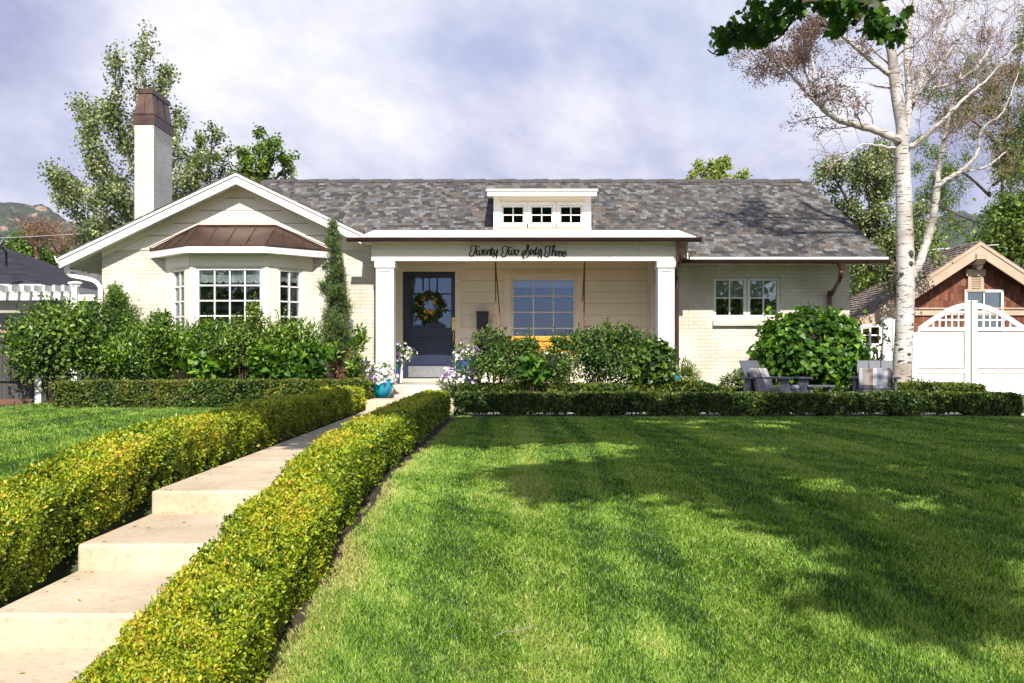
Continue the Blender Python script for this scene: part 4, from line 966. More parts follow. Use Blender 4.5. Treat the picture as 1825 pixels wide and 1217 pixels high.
# ---------------------------------------------------------------- shrubs
def stems(root, c, n, r, h, name='stems', mat='stem', rad=.012):
    mb = MB()
    for i in range(n):
        a = rnd.random() * 6.28; t = rnd.uniform(.3, 1) * r; p = Vector(c)
        q = p + Vector((math.cos(a) * t, math.sin(a) * t * .7, h * rnd.uniform(.7, 1))); m = p.lerp(q, .5) + Vector((rnd.uniform(-.1, .1), rnd.uniform(-.1, .1), .05)) * r
        mb.tube(spline([p + Vector((math.cos(a)*.05, math.sin(a)*.05, -.05)), m, q], 4), [rad * (1 - .7 * k / 8) for k in range(9)], 5)
    return mb.build(name, M[mat], root)
def shrub(name, label, blobs, n, ln, wd, shape, mat, base=None, cat='shrub', group=None, shoots=(), core=None, **kw):
    c = base or (blobs[0][0][0], blobs[0][0][1], CH - .76)
    root = thing(name, label, cat, c, group)
    foliage('foliage', blobs, n, ln, wd, shape, M[mat], root, zmin=CH - .76, **kw)
    stems(root, c, 14, max(b[1] for b in blobs) * .7, (max(b[0][2] for b in blobs) - c[2]))
    if shoots:                                                             # loose upright shoots above the mass
        mb = MB(); P, T = [], []
        for (px, py0, py1, Z, lean) in shoots:
            a, b = W(px, py0, Z), W(px + lean, py1, Z); pts = spline([a, a.lerp(b, .5) + Vector((rnd.uniform(-.03, .03), 0, 0)), b], 5); mb.tube(pts, .005, 4)
            m = max(6, int((b - a).length / ln * 2.4))
            for i in range(m):
                t = i / m; p = a.lerp(b, t); d = Vector((rnd.gauss(0, 1), rnd.gauss(0, 1), .5)).normalized(); P.append(p); T.append(d)
        mb.build('shoots', M['stem'], root)
        P = np.array(P); T = np.array(T); leaves('shoot_leaves', P, T, rdir(len(P)) + np.array([0, 0, .8]), ln * (.7 + .5*rng.random(len(P))), wd * .9, shape, M[mat], root, vbase=.6)
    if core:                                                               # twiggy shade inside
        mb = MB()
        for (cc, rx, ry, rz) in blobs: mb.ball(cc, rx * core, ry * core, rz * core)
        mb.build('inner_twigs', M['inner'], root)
    return root

def build_shrubs():
    S = pxblobs
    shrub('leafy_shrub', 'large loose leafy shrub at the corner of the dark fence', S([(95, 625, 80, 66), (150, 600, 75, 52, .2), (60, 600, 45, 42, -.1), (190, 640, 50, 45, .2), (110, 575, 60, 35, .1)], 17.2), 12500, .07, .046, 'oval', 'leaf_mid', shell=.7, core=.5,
          shoots=[(30, 600, 560, 17, -18), (70, 560, 535, 17.2, -8), (110, 560, 528, 17.2, 4), (150, 570, 536, 17.2, 6), (20, 640, 625, 17, -18)])
    shrub('evergreen_shrub', 'cone shaped bright evergreen standing behind the leafy shrubs', S([(207, 575, 36, 28), (207, 555, 28, 28), (206, 535, 17, 24), (205, 520, 8, 16)], 17.6), 7000, .05, .018, 'strap', 'leaf_mid', base=(XX(207, 17.6), 17.6, CH - .75), shell=.5, up=.1, core=.6, vbase=.42)
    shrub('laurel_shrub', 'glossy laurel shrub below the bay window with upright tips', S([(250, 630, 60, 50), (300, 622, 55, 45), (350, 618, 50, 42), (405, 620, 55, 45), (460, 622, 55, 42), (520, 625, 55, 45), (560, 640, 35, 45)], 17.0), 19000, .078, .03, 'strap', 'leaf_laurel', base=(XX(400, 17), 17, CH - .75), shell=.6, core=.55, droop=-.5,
          shoots=[(x, 600, 574 + 8*math.sin(x), 16.85, rnd.uniform(-5, 5)) for x in range(215, 585, 9)])
    shrub('leafy_shrub', 'small leaved shrub rising against the left wall beside the evergreen', S([(275, 600, 32, 38), (265, 645, 40, 38), (290, 570, 18, 16)], 16.75), 3600, .055, .036, 'oval', 'leaf_mid', shell=.7,
          shoots=[(262, 590, 555, 16.8, 6), (280, 580, 548, 16.8, 3), (295, 585, 560, 16.8, 4)])
    shrub('leafy_shrub', 'pale loose shrub growing up in front of the bay window', S([(440, 590, 38, 26), (430, 615, 60, 30), (500, 600, 40, 18), (452, 560, 12, 22)], 16.75), 2600, .055, .035, 'oval', 'leaf_lime', shell=.8, vbase=.4,
          shoots=[(450, 580, 520, 16.7, 4), (442, 580, 540, 16.7, -3), (462, 590, 545, 16.7, 6), (480, 595, 562, 16.7, 2), (505, 600, 545, 16.7, 2), (498, 600, 552, 16.7, -5), (515, 595, 548, 16.7, 5), (425, 600, 570, 16.7, -6)])
    shrub('hosta_plant', 'big leaved pale green plant at the foot of the laurel by the bay window', S([(350, 645, 20, 28), (370, 660, 30, 20), (280, 655, 12, 14)], 16.66), 300, .13, .105, 'heart', 'leaf_vine', cat='plant', shell=.5, up=1.0, vbase=.5)
    shrub('hydrangea_shrub', 'broad leaved hydrangea shrub beside the cypress', S([(520, 655, 55, 30), (480, 650, 30, 35), (560, 650, 25, 35), (500, 670, 40, 18)], 16.66), 1300, .105, .08, 'heart', 'leaf_vine', shell=.5, up=.8, core=.42, vbase=.48)
    # cypress
    cz = 17.35
    r = shrub('cypress_tree', 'tall narrow cypress standing against the left wall near the porch', S([(600, 590, 26, 50), (601, 545, 24, 45), (598, 510, 21, 42), (596, 475, 16, 40), (595, 440, 11, 36), (594, 412, 5.5, 22), (603, 620, 25, 35)], cz), 19000, .055, .011, 'strap', 'leaf_cypress', cat='tree', base=(XX(600, cz), cz, CH - .75), shell=.55, up=-.1, core=.55, lump=.28, droop=-.75)
    mb = MB(); mb.tube([W(605, 692, cz), W(603, 600, cz), W(597, 420, cz)], [.06, .045, .01], 8); mb.build('trunk', M['bark'], r)
    P, Nn = blob_points(pxblobs([(606, 645, 17, 32)], cz - .12), 900, .5); leaves('dead_sprays', P, Nn + rdir(len(P)) * .8, rdir(len(P)), .07, .014, 'strap', M['leaf_dry'], r)
    shrub('laurel_shrub', 'small laurel between the cypress and the porch column', S([(632, 640, 13, 40), (640, 612, 8, 26), (645, 595, 5, 14), (628, 670, 14, 18)], 17.3), 800, .085, .034, 'strap', 'leaf_laurel', shell=.7, droop=-.5)
    # porch planting
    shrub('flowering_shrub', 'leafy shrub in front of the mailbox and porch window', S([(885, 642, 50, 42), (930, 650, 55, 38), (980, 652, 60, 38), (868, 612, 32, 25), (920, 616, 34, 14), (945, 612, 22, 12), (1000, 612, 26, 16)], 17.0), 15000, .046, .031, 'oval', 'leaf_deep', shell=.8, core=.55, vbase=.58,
          shoots=[(850, 620, 597, 17, -3), (875, 610, 592, 17, 3), (896, 610, 596, 17, 2), (945, 610, 584, 17, -2), (985, 615, 580, 17, 3), (1005, 615, 588, 17, 4)])
    shrub('flowering_shrub', 'open airy shrub with bare gaps beside the right porch column', S([(1060, 640, 62, 44), (1110, 640, 60, 44), (1045, 610, 40, 25), (1100, 605, 48, 26), (1150, 615, 34, 28)], 17.15), 11000, .046, .031, 'oval', 'leaf_deep', shell=.85, core=.42, vbase=.56,
          shoots=[(1100, 610, 572, 17.1, 1), (1108, 610, 578, 17.1, 4), (1093, 610, 582, 17.1, -3), (1116, 610, 588, 17.1, 6), (1032, 615, 576, 17.1, -1), (1060, 610, 584, 17.1, 4), (1138, 615, 585, 17.1, 3), (1158, 612, 598, 17.1, 4), (1042, 610, 588, 17.1, 3)])
    shrub('hydrangea_shrub', 'broad leaved green shrub at the right end of the porch bed', S([(1165, 650, 34, 36), (1140, 662, 30, 24), (1180, 635, 18, 25), (1192, 660, 10, 22)], 16.85), 800, .11, .075, 'heart', 'leaf_deep', shell=.6, up=.7, core=.55, vbase=.55)
    shrub('hydrangea_shrub', 'pale broad leaved plant among the porch shrubs', S([(950, 652, 26, 22), (960, 668, 22, 16)], 16.62), 160, .13, .085, 'heart', 'leaf_vine', shell=.6, up=.7, vbase=.5)
    # right side
    shrub('vine_covered_shrub', 'big rounded mound of heart shaped leaves in front of the right wall', S([(1447, 634, 91, 52), (1447, 606, 77, 50), (1402, 642, 48, 44), (1494, 642, 46, 44), (1442, 580, 54, 25), (1466, 584, 46, 25)], 17.45), 8600, .098, .09, 'heart', 'leaf_vine', base=(XX(1447, 17.45), 17.45, CH - .75), shell=.22, up=.55, rand=.6, lump=.06, core=.80, droop=.7, vbase=.5,
          shoots=[(1430, 560, 548, 17.3, -3), (1455, 560, 545, 17.3, 5)])
    shrub('upright_plant', 'small yellow green upright plant by the bronze downspout', S([(1228, 668, 10, 20), (1222, 665, 7, 26), (1238, 672, 9, 16), (1212, 672, 6, 14)], 17.6), 900, .055, .018, 'strap', 'leaf_lime', cat='plant', shell=.8, droop=-.9, vbase=.4)
    shrub('fern_plant', 'low dark feathery plant left of the grey patio chair', S([(1318, 675, 24, 13), (1300, 680, 15, 8), (1335, 668, 14, 12)], 17.2), 420, .09, .03, 'strap', 'leaf_deep', cat='plant', shell=.9, vbase=.4)
    shrub('leafy_shrub', 'low scrubby growth between the birch trunk and the driveway gate', S([(1630, 690, 22, 12), (1655, 694, 22, 9)], 17.3), 500, .06, .03, 'strap', 'leaf_lime', shell=.9, vbase=.35, shoots=[(1640, 690, 672, 17.2, 2), (1655, 692, 676, 17.2, 4), (1625, 690, 678, 17.2, -3)])
    shrub('climbing_plant', 'thin climber with sparse leaves on the white lattice fence', S([(1568, 650, 10, 40), (1575, 600, 6, 40), (1556, 670, 12, 20)], 18.6), 190, .06, .04, 'oval', 'leaf_mid', cat='plant', shell=.95, vbase=.6)
    # drip tube and a twig on the lawn
    edge = [(-.895 - .085 * max(0, min(1, (6 - y) / 2)) + .022 * math.sin(y * 2.3), y, CH - d_right(y) + .012) for y in np.linspace(3.2, 9.5, 36)]
    mb = MB(); mb.tube(spline(edge, 3), .009, 6); tag(mb.build('drip_tube', pm('black_tube', (.03, .022, .02), .5), smooth=True), 'dark irrigation tube lying along the foot of the long hedge', 'garden tube')
    for px, py, lab in ((1795, 770, 'small pale leaf lying far out on the shaded lawn'), (1815, 808, 'pale leaf on the shaded lawn nearer the camera by the right edge')):
        Zl = .84 * F / (py - HY); c = W(px, py, Zl); o = leaves('fallen_leaf', [(c.x, c.y, CH - .775)], [(1, .2, .05)], [(.1, -.5, 1)], .10, .06, 'oval', M['leaf_lime'], v=np.array([1.0])); tag(o, lab, 'leaf')
    zt = CH - 1.1 ; mb = MB(); Zt = 4.05
    q = [W(878, 1135, Zt), W(900, 1124, Zt + .05), W(926, 1118, Zt + .06), W(951, 1104, Zt + .12)]; q = [Vector((p.x, p.y, CH - d_right(p.y) + .05)) for p in q]
    mb.tube(spline(q, 4), .0025, 5); tag(mb.build('fallen_twig', M['greybark']), 'thin pale twig lying on the near lawn', 'twig')

# ---------------------------------------------------------------- trees
def branch_pts(lst, Z, dz=0.0, k=5):
    n = len(lst); return spline([W(p[0], p[1], Z + dz * i / max(n - 1, 1)) for i, p in enumerate(lst)], k)
def grow(pts, r0, depth, out, tips, lens, spread=.9, up=.25, nb=7, rng_=rnd, t0=.25, taper=.45):
    """Side shoots along a polyline, recursive; collects tubes in out and leafy points in tips."""
    m = len(pts)
    for i in range(nb):
        t = t0 + (1 - t0) * (i + rng_.random()) / nb; f = t * (m - 1); j = min(int(f), m - 2); p = pts[j].lerp(pts[j+1], f - j)
        d = (pts[j+1] - pts[j]).normalized(); side = Vector((rng_.gauss(0, 1), rng_.gauss(0, 1), rng_.gauss(0, 1))); side = (side - d * side.dot(d)).normalized()
        v = (d * .55 + side * spread + Vector((0, 0, up))).normalized(); ln = lens[0] * rng_.uniform(.35 if taper > .5 else .5, 1.3 if taper > .5 else 1.15) * (1.1 - taper * t)
        q = [p]; vv = v.copy()
        for s in range(4):
            vv = (vv + Vector((rng_.gauss(0, .22), rng_.gauss(0, .22), rng_.gauss(.04, .18)))).normalized(); q.append(q[-1] + vv * ln / 4)
        r = max(r0 * .42 * (1.15 - .5 * t), .0045); out.append((q, [r, r*.85, r*.65, r*.5, r*.3]))
        if depth > 0: grow(q, r, depth - 1, out, tips, lens[1:], spread, up, max(3, nb - 2), rng_, .3)
        else: tips.append(q)
def tube_mesh(name, tubes, mat, parent, n=5, smooth=True):
    mb = MB()
    for q, r in tubes: mb.tube(q, r, n, cap=False)
    return mb.build(name, M[mat] if isinstance(mat, str) else mat, parent, smooth=smooth)
def leaf_on(tips, per, jit):
    P, T = [], []
    for q in tips:
        for i in range(per):
            f = rnd.uniform(.15, 1) * (len(q) - 1); j = min(int(f), len(q) - 2); p = q[j].lerp(q[j+1], f - j)
            P.append((p.x + rnd.gauss(0, jit), p.y + rnd.gauss(0, jit), p.z + rnd.gauss(0, jit))); T.append((rnd.gauss(0, 1), rnd.gauss(0, 1), rnd.gauss(-.25, .8)))
    return np.array(P), np.array(T)
def spray_tree(name, label, Z, limbs, lens, per, jit, ln, wd, shape, mat, bark, nb=8, depth=1, cat='tree', group=None, vbase=.5, spread=.9, up=.25, taper=.45):
    base = limbs[0][0][0]; loc = W(base[0], base[1], Z); loc.z = CH - .76
    root = thing(name, label, cat, tuple(loc), group); trunk, tw, tips = [], [], []
    for li, (px, r0, r1, dz) in enumerate(limbs):
        pts = branch_pts(px, Z, dz); m = len(pts); trunk.append((pts, [r0 + (r1 - r0) * i / (m - 1) for i in range(m)]))
        grow(pts, max(r0 * .5, .02), depth, tw, tips, [l * min(1, .45 + r0 * 6) for l in lens] if taper > .5 else lens, spread, up, nb, rnd, .06 if li else .2, taper)
    pts = trunk[0][0]; trunk.append(([Vector((pts[0].x, pts[0].y, CH - .9)), pts[0]], [trunk[0][1][0] * 1.1, trunk[0][1][0]]))
    tube_mesh('trunk', trunk, bark, root, 8); tube_mesh('branches', tw, bark, root, 4)
    P, T = leaf_on(tips, per, jit); n = len(P)
    leaves('crown', P, T, rdir(n) + np.array([0, -.25, .45]), ln * (.65 + .6*rng.random(n)), wd * (.75 + .4*rng.random(n)), shape, M[mat], root, vbase=vbase, vr=.24)
    return root
def mass_tree(name, label, Z, blobs, n, ln, wd, mat, trunk=None, bark='bark', shape='oval', cat='tree', shell=.8, **kw):
    bl = pxblobs(blobs, Z); c = bl[0][0]; root = thing(name, label, cat, (c[0], c[1], CH - .76))
    foliage('crown', bl, n, ln, wd, shape, M[mat], root, shell=shell, lump=.25, **kw)
    mb = MB(); top = Vector(c); r = .11 * max(.6, bl[0][1] / 2)
    mb.tube(spline([Vector((c[0], c[1], CH - .9)), Vector((c[0] + .1, c[1], (c[2] + CH) / 2)), top]), [r * (1 - .5*i/12) for i in range(13)], 8)
    for (cc, rx, ry, rz) in bl:
        cc = Vector(cc); b0 = Vector((c[0], c[1], CH + (c[2] - CH) * .4))
        mb.tube(spline([b0, b0.lerp(cc, .6) + Vector((0, 0, -.1)), cc + Vector((0, 0, rz * .4))], 4), [r*.5 * (1 - .8*i/8) for i in range(9)], 6)
        for i in range(5):
            d = Vector((rnd.gauss(0, 1), rnd.gauss(0, .6), rnd.gauss(.5, .8))).normalized(); mb.tube([cc, cc + Vector((d.x * rx, d.y * ry, d.z * rz)) * .5, cc + Vector((d.x * rx, d.y * ry, d.z * rz)) * .9], [r*.15, r*.1, r*.03], 5)
    mb.build('trunk', M[bark], root, smooth=True); return root

def birch_bark():
    m, nt, out = nodes('birch_bark')
    p = N(nt, 'ShaderNodeBsdfPrincipled'); p.inputs['Roughness'].default_value = .75; L(nt, p.outputs[0], out.inputs[0])
    tc = N(nt, 'ShaderNodeTexCoord')
    mp = N(nt, 'ShaderNodeMapping'); mp.inputs['Scale'].default_value = (6, 6, 34); L(nt, tc.outputs['Object'], mp.inputs[0])
    n = N(nt, 'ShaderNodeTexNoise'); n.inputs['Scale'].default_value = 1.0; n.inputs['Detail'].default_value = 3; n.inputs['Roughness'].default_value = .6; L(nt, mp.outputs[0], n.inputs['Vector'])
    r = ramp(nt, [(.575, (0, 0, 0)), (.63, (1, 1, 1))]); L(nt, n.outputs[0], r.inputs[0])
    n2 = N(nt, 'ShaderNodeTexNoise'); n2.inputs['Scale'].default_value = 2.2; n2.inputs['Detail'].default_value = 6; L(nt, tc.outputs['Object'], n2.inputs['Vector'])
    r2 = ramp(nt, [(.32, (.30, .25, .20)), (.47, (.50, .46, .42)), (.66, (.63, .60, .57))]); L(nt, n2.outputs[0], r2.inputs[0])
    # rougher, darker bark towards the foot
    sp = N(nt, 'ShaderNodeSeparateXYZ'); L(nt, tc.outputs['Object'], sp.inputs[0]); mr = N(nt, 'ShaderNodeMapRange'); mr.inputs[1].default_value = .0; mr.inputs[2].default_value = .95; mr.inputs[3].default_value = .62; mr.inputs[4].default_value = .40; L(nt, sp.outputs[2], mr.inputs[0])
    n3 = N(nt, 'ShaderNodeTexNoise'); n3.inputs['Scale'].default_value = 1; n3.inputs['Detail'].default_value = 5; n3.inputs['Roughness'].default_value = .7
    mp3 = N(nt, 'ShaderNodeMapping'); mp3.inputs['Scale'].default_value = (9, 9, 22); L(nt, tc.outputs['Object'], mp3.inputs[0]); L(nt, mp3.outputs[0], n3.inputs['Vector'])
    lt = N(nt, 'ShaderNodeMath', operation='LESS_THAN'); L(nt, n3.outputs[0], lt.inputs[0]); 
    sb = N(nt, 'ShaderNodeMath', operation='SUBTRACT'); L(nt, mr.outputs[0], sb.inputs[0]); sb.inputs[1].default_value = .17; L(nt, sb.outputs[0], lt.inputs[1])
    mxm = N(nt, 'ShaderNodeMath', operation='MAXIMUM'); L(nt, r.outputs[0], mxm.inputs[0]); L(nt, lt.outputs[0], mxm.inputs[1])
    mx = N(nt, 'ShaderNodeMix', data_type='RGBA'); L(nt, mxm.outputs[0], mx.inputs['Factor']); L(nt, r2.outputs[0], mx.inputs[6]); mx.inputs[7].default_value = (.085, .065, .05, 1)
    L(nt, mx.outputs[2], p.inputs['Base Color'])
    b = N(nt, 'ShaderNodeBump'); b.inputs['Strength'].default_value = .5; b.inputs['Distance'].default_value = .01; b.invert = True; L(nt, mxm.outputs[0], b.inputs['Height']); L(nt, b.outputs[0], p.inputs['Normal'])
    return m

def build_birch():
    Z = 17.6; k = Z / F; loc = W(1606, 690, Z); loc.z = CH - .76
    root = thing('birch_tree', 'tall half bare white barked tree with dry twigs beside the driveway gate', 'tree', tuple(loc))
    M['birch'] = birch_bark()
    main = [([(1603, 712), (1606, 680), (1611, 600), (1614, 500), (1612, 400), (1609, 300), (1606, 262)], [21, 17, 16, 16, 14.5, 13, 13.5], 0),
            ([(1606, 262), (1608, 230), (1600, 184), (1593, 131), (1590, 99), (1582, 60), (1576, 10), (1572, -60)], [11.5, 11, 10, 9.2, 8.4, 7.5, 6.6, 5.5], -.4),
            ([(1610, 262), (1620, 181), (1618, 131), (1616, 82), (1624, 20), (1630, -50)], [7, 6.5, 6, 5.5, 5, 4], .5),
            ([(1600, 252), (1596, 247), (1554, 230), (1514, 219), (1485, 207), (1462, 187), (1452, 155), (1448, 115), (1440, 70)], [8.5, 8, 7, 6.3, 5.8, 5, 3.6, 2.6, 1.5], -.9),
            ([(1458, 186), (1429, 155), (1402, 125), (1373, 102), (1358, 92)], [3.6, 3, 2.4, 1.7, 1], -.6),
            ([(1462, 187), (1440, 140), (1428, 105), (1421, 70)], [3, 2.4, 1.8, 1], .5),
            ([(1604, 148), (1583, 130), (1554, 108), (1524, 82), (1485, 49), (1458, 20), (1440, -20)], [5.5, 5, 4.6, 4.2, 3.4, 2.6, 2], -1.0),
            ([(1602, 262), (1580, 263), (1541, 256), (1514, 273), (1490, 288), (1472, 299)], [2.6, 2.1, 1.7, 1.4, 1.0, .6], -.8),
            ([(1614, 265), (1624, 261), (1649, 243), (1685, 210), (1716, 178), (1751, 148), (1780, 118), (1812, 80)], [5, 4.5, 4, 3.4, 2.8, 2.3, 1.8, 1.0], -.8),
            ([(1612, 225), (1619, 206), (1646, 138), (1669, 82), (1695, 20), (1712, -40)], [4.8, 4.4, 4, 3.4, 2.8, 2.2], .6),
            ([(1630, 180), (1655, 140), (1690, 95), (1722, 40), (1740, -30)], [3.6, 3.3, 2.8, 2.3, 1.6], -.6),
            ([(1640, 160), (1690, 150), (1740, 120), (1775, 60), (1790, 0)], [3.3, 3, 2.5, 2, 1.3], .9),
            ([(1626, 490), (1638, 470), (1654, 423), (1664, 380), (1670, 332)], [8, 7.5, 6.8, 6.4, 6], -.2),
            ([(1670, 332), (1675, 286), (1682, 255), (1690, 215), (1700, 170), (1718, 110)], [5, 4.2, 3.8, 3.2, 2.6, 1.5], .4),
            ([(1670, 332), (1690, 318), (1711, 306), (1738, 279), (1751, 230), (1784, 204), (1800, 170), (1815, 130)], [5.0, 4.2, 3.7, 3.0, 2.4, 1.8, 1.4, .9], -.5),
            ([(1711, 306), (1750, 300), (1775, 285), (1800, 262)], [2.4, 2, 1.6, 1], .3)]
    tubes, tw, tips, seed = [], [], [], []
    for i, (px, r, dz) in enumerate(main):
        pts = branch_pts(px, Z, dz, 6); rr = list(np.interp(np.linspace(0, len(r) - 1, len(pts)), range(len(r)), r) * k)
        if i > 1: pts = [p + Vector((rnd.gauss(0, 1), rnd.gauss(0, 1), rnd.gauss(0, 1))) * .006 for p in pts]
        tubes.append((pts, rr))
        if i == 0: continue
        t = []
        nb = {1: 5, 2: 8, 3: 15, 4: 15, 5: 14, 6: 15, 7: 9, 8: 11, 9: 10, 10: 9, 11: 9, 12: 0, 13: 8, 14: 10, 15: 7}[i]
        if nb: grow(pts, max(rr[len(rr)//2] * .55, .008), 2 if i in (8, 9, 10, 11, 13, 14) else 1, tw, t, [1.25, .62, .32] if i >= 8 else [.85, .42, .24], 1.0, .35, nb, rnd, .22)
        (seed if i in (3, 4, 5, 6) else tips).extend(t)
    tube_mesh('trunk', tubes, 'birch', root, 12)
    tube_mesh('twigs', tw, pm('birch_twig', (.33, .205, .13), .85, (.17, .11, .08), 5), root, 4)
    P, T = leaf_on(seed, 13, .035); n = len(P)
    leaves('seed_heads', P, T, rdir(n), .038 * (.6 + .8*rng.random(n)), .026, 'diamond', M['leaf_seed'], root)
    P, T = leaf_on(tips[::2], 2, .02); n = len(P)
    leaves('dry_buds', P, T, rdir(n), .028, .014, 'diamond', M['leaf_seed'], root)
    mb = MB()                                                     # old branch scars
    for px, py, rx, rz in ((1618, 453, 5.2, 6.5), (1617.5, 471, 4.2, 5.0), (1602, 489, 4.5, 3.2), (1630, 483, 2.6, 2.2), (1602, 622, 5.5, 2.6), (1614, 631, 4, 2), (1603, 643, 8, 1.6), (1621, 578, 1.5, 1.5)):
        c = W(px, py, Z); off = XX(px, Z) - W(1612, py, Z).x; R = 17 * k; y = -math.sqrt(max(R*R - off*off, .0004)); mb.ball((c.x, c.y + y + .012, c.z), rx*k, .028, rz*k, 14, 8)
    mb.build('branch_scar', pm('branch_scar', (.11, .075, .055), .9, (.05, .035, .028), 14, .8, 40), root, smooth=True)
    mb = MB()
    for px, py, rx, rz in ((1618, 453, 7, 8.5), (1617.5, 471, 5.8, 6.6)):
        c = W(px, py, Z); mb.ball((c.x, c.y - 17*k*.9 + .018, c.z), rx*k, .026, rz*k, 14, 8)
    mb.build('bark_swelling', M['birch'], root, smooth=True)
    # a cut stub at upper right
    return root

def build_maple():
    """Street maple right of the camera: its low boughs hang into the top of the frame and shade the lawn."""
    base = Vector((6.2, 5.2, CH - .86)); root = thing('maple_tree', 'large maple overhanging the lawn with a low bough of dark leaves', 'tree', tuple(base))
    tubes, tw, P, T = [], [], [], []
    fork = Vector((6.0, 5.0, 4.2)); tubes.append((spline([base - Vector((0, 0, .2)), base + Vector((.05, 0, 1.2)), fork]), list(np.linspace(.34, .22, 13))))
    # --- visible bough
    Zb = 8.8; vis = [([(1554, -40), (1552, 0), (1535, 24), (1521, 43)], [9, 8, 7, 5]), ([(1640, -20), (1540, 2), (1470, 3), (1435, 3), (1420, 22), (1389, 66), (1347, 81)], [7, 6.5, 6, 4, 2.6, 2.2, 1.2]),
           ([(1435, 3), (1390, 30), (1350, 48), (1300, 60)], [3, 2.2, 1.8, 1]), ([(1535, 20), (1560, 40), (1590, 60)], [3, 2.2, 1.2])]
    for px, r in vis:
        q = branch_pts(px, Zb, rnd.uniform(-.3, .3), 5); tubes.append((q, list(np.interp(np.linspace(0, len(r)-1, len(q)), range(len(r)), r) * Zb / F)))
    jn = W(1600, -60, Zb); tubes.append((spline([fork, fork.lerp(jn, .5) + Vector((0, 0, .5)), jn, W(1554, -40, Zb)]), list(np.linspace(.15, .05, 19))))
    tubes.append(([jn, W(1640, -20, Zb)], [.05, .04]))
    mb = MB(); mb.tube(spline([W(1261, 88, Zb), W(1272, 96, Zb), W(1290, 97, Zb)]), .006, 5)
    def sprig(px, py, rx, ry, n, dz=.25):
        for i in range(n):
            a = rnd.random() * 6.28; t = math.sqrt(rnd.random()); p = W(px + rx * t * math.cos(a), py + ry * t * math.sin(a), Zb + rnd.uniform(-dz, dz)); P.append(tuple(p)); T.append((rnd.gauss(0, .8), rnd.gauss(0, .5), rnd.gauss(-.45, .5)))
    for a in [(1280, 62, 20, 12, 22), (1292, 74, 14, 22, 26), (1308, 52, 22, 17, 34), (1330, 58, 24, 22, 46), (1325, 30, 22, 14, 12), (1350, 62, 20, 20, 36), (1365, 42, 22, 22, 34), (1380, 40, 14, 24, 20), (1352, 10, 24, 12, 22), (1385, 8, 24, 14, 22), (1410, 14, 20, 14, 20), (1430, 14, 18, 10, 12),
              (1475, 10, 20, 14, 24), (1500, 20, 24, 22, 44), (1490, 42, 16, 18, 24), (1530, 10, 30, 14, 34), (1565, 22, 24, 20, 40), (1560, 48, 24, 16, 34), (1590, 48, 22, 22, 40), (1592, 66, 14, 13, 16), (1500, 4, 30, 8, 16), (1612, 28, 9, 18, 8), (1405, 2, 40, 6, 14), (1575, 62, 14, 10, 10)]: sprig(*a)
    nvis = len(P)
    # --- the crown above the frame; its leaf clumps are what shades the lawn
    g0 = lambda x, y: CH - (d_right(y) if x > -1.8 else d_left(y))
    poly = [(835, 742), (1850, 742), (1850, 1108), (1700, 1112), (1625, 1098), (1490, 1092), (1412, 1052), (1450, 1030), (1565, 990), (1440, 950), (1330, 906), (1210, 884), (1060, 896), (985, 878), (900, 852), (845, 838), (1000, 815), (1130, 806), (1100, 790), (880, 796), (800, 800), (770, 770)]
    def inside(px, py, pl):
        c = False; j = len(pl) - 1
        for i in range(len(pl)):
            if (pl[i][1] > py) != (pl[j][1] > py) and px < (pl[j][0] - pl[i][0]) * (py - pl[i][1]) / (pl[j][1] - pl[i][1]) + pl[i][0]: c = not c
            j = i
        return c
    holes = [(1460, 875, 85, 22), (1625, 908, 85, 30), (1080, 802, 95, 13), (950, 818, 110, 12), (1395, 757, 45, 9), (1240, 782, 45, 8), (1700, 1165, 130, 45), (1380, 805, 45, 7), (1230, 880, 40, 12), (1110, 872, 40, 10)]
    cl = []; S = SUN; y = 3.6
    while y < 15.6:
        x = -2.75
        while x < .56 * y + .6:
            gx, gy = x + rnd.uniform(-.2, .2), y + rnd.uniform(-.2, .2); gz = g0(gx, gy); px = CX + gx * F / gy; py = HY + (CH - gz) * F / gy
            ok = inside(px, py, poly) and not any(((px-h[0])/h[2])**2 + ((py-h[1])/h[3])**2 < 1 for h in holes)
            if not ok and -3.0 < gx < -.75 and 9.5 < gy < 14.3: ok = rnd.random() < .9
            if 1.7 < gx < 3.6 and 12.5 < gy < 13.9: ok = False           # the visible bough shades this patch
            if ok:
                tmin = max(.41 * gy + (CH - gz) + .2, 7.6 if gx < 2.6 else 0); t = tmin + .5 + rnd.random() * (2.0 if gy > 8 else 2.6)
                cl.append(Vector((gx, gy, gz)) + S * t)
            x += .35
        y += .35
    for x0, x1 in ((3.95, 4.75), (5.35, 6.25)):                       # the boughs also dapple the two chairs
        for _ in range(3): cl.append(Vector((rnd.uniform(x0, x1), 15.9, CH - rnd.uniform(.1, .45))) + S * rnd.uniform(8.3, 9.6))
    hubs = []
    for c in cl:
        for i in range(92):
            d = Vector((rnd.gauss(0, 1), rnd.gauss(0, 1), rnd.gauss(0, .8))) * .15; p = c + d; P.append(tuple(p)); T.append((rnd.gauss(0, 1), rnd.gauss(0, 1), rnd.gauss(-.3, .6)))
    # limbs: reach bunches of clumps through hub points
    hub_n = 22; idx = [rnd.randrange(len(cl)) for _ in range(hub_n)]; hubs = [cl[i].copy() for i in idx]
    for _ in range(4):
        acc = [[] for _ in hubs]
        for c in cl: acc[min(range(hub_n), key=lambda h: (hubs[h] - c).length)].append(c)
        hubs = [sum(a, Vector()) / len(a) if a else h for a, h in zip(acc, hubs)]
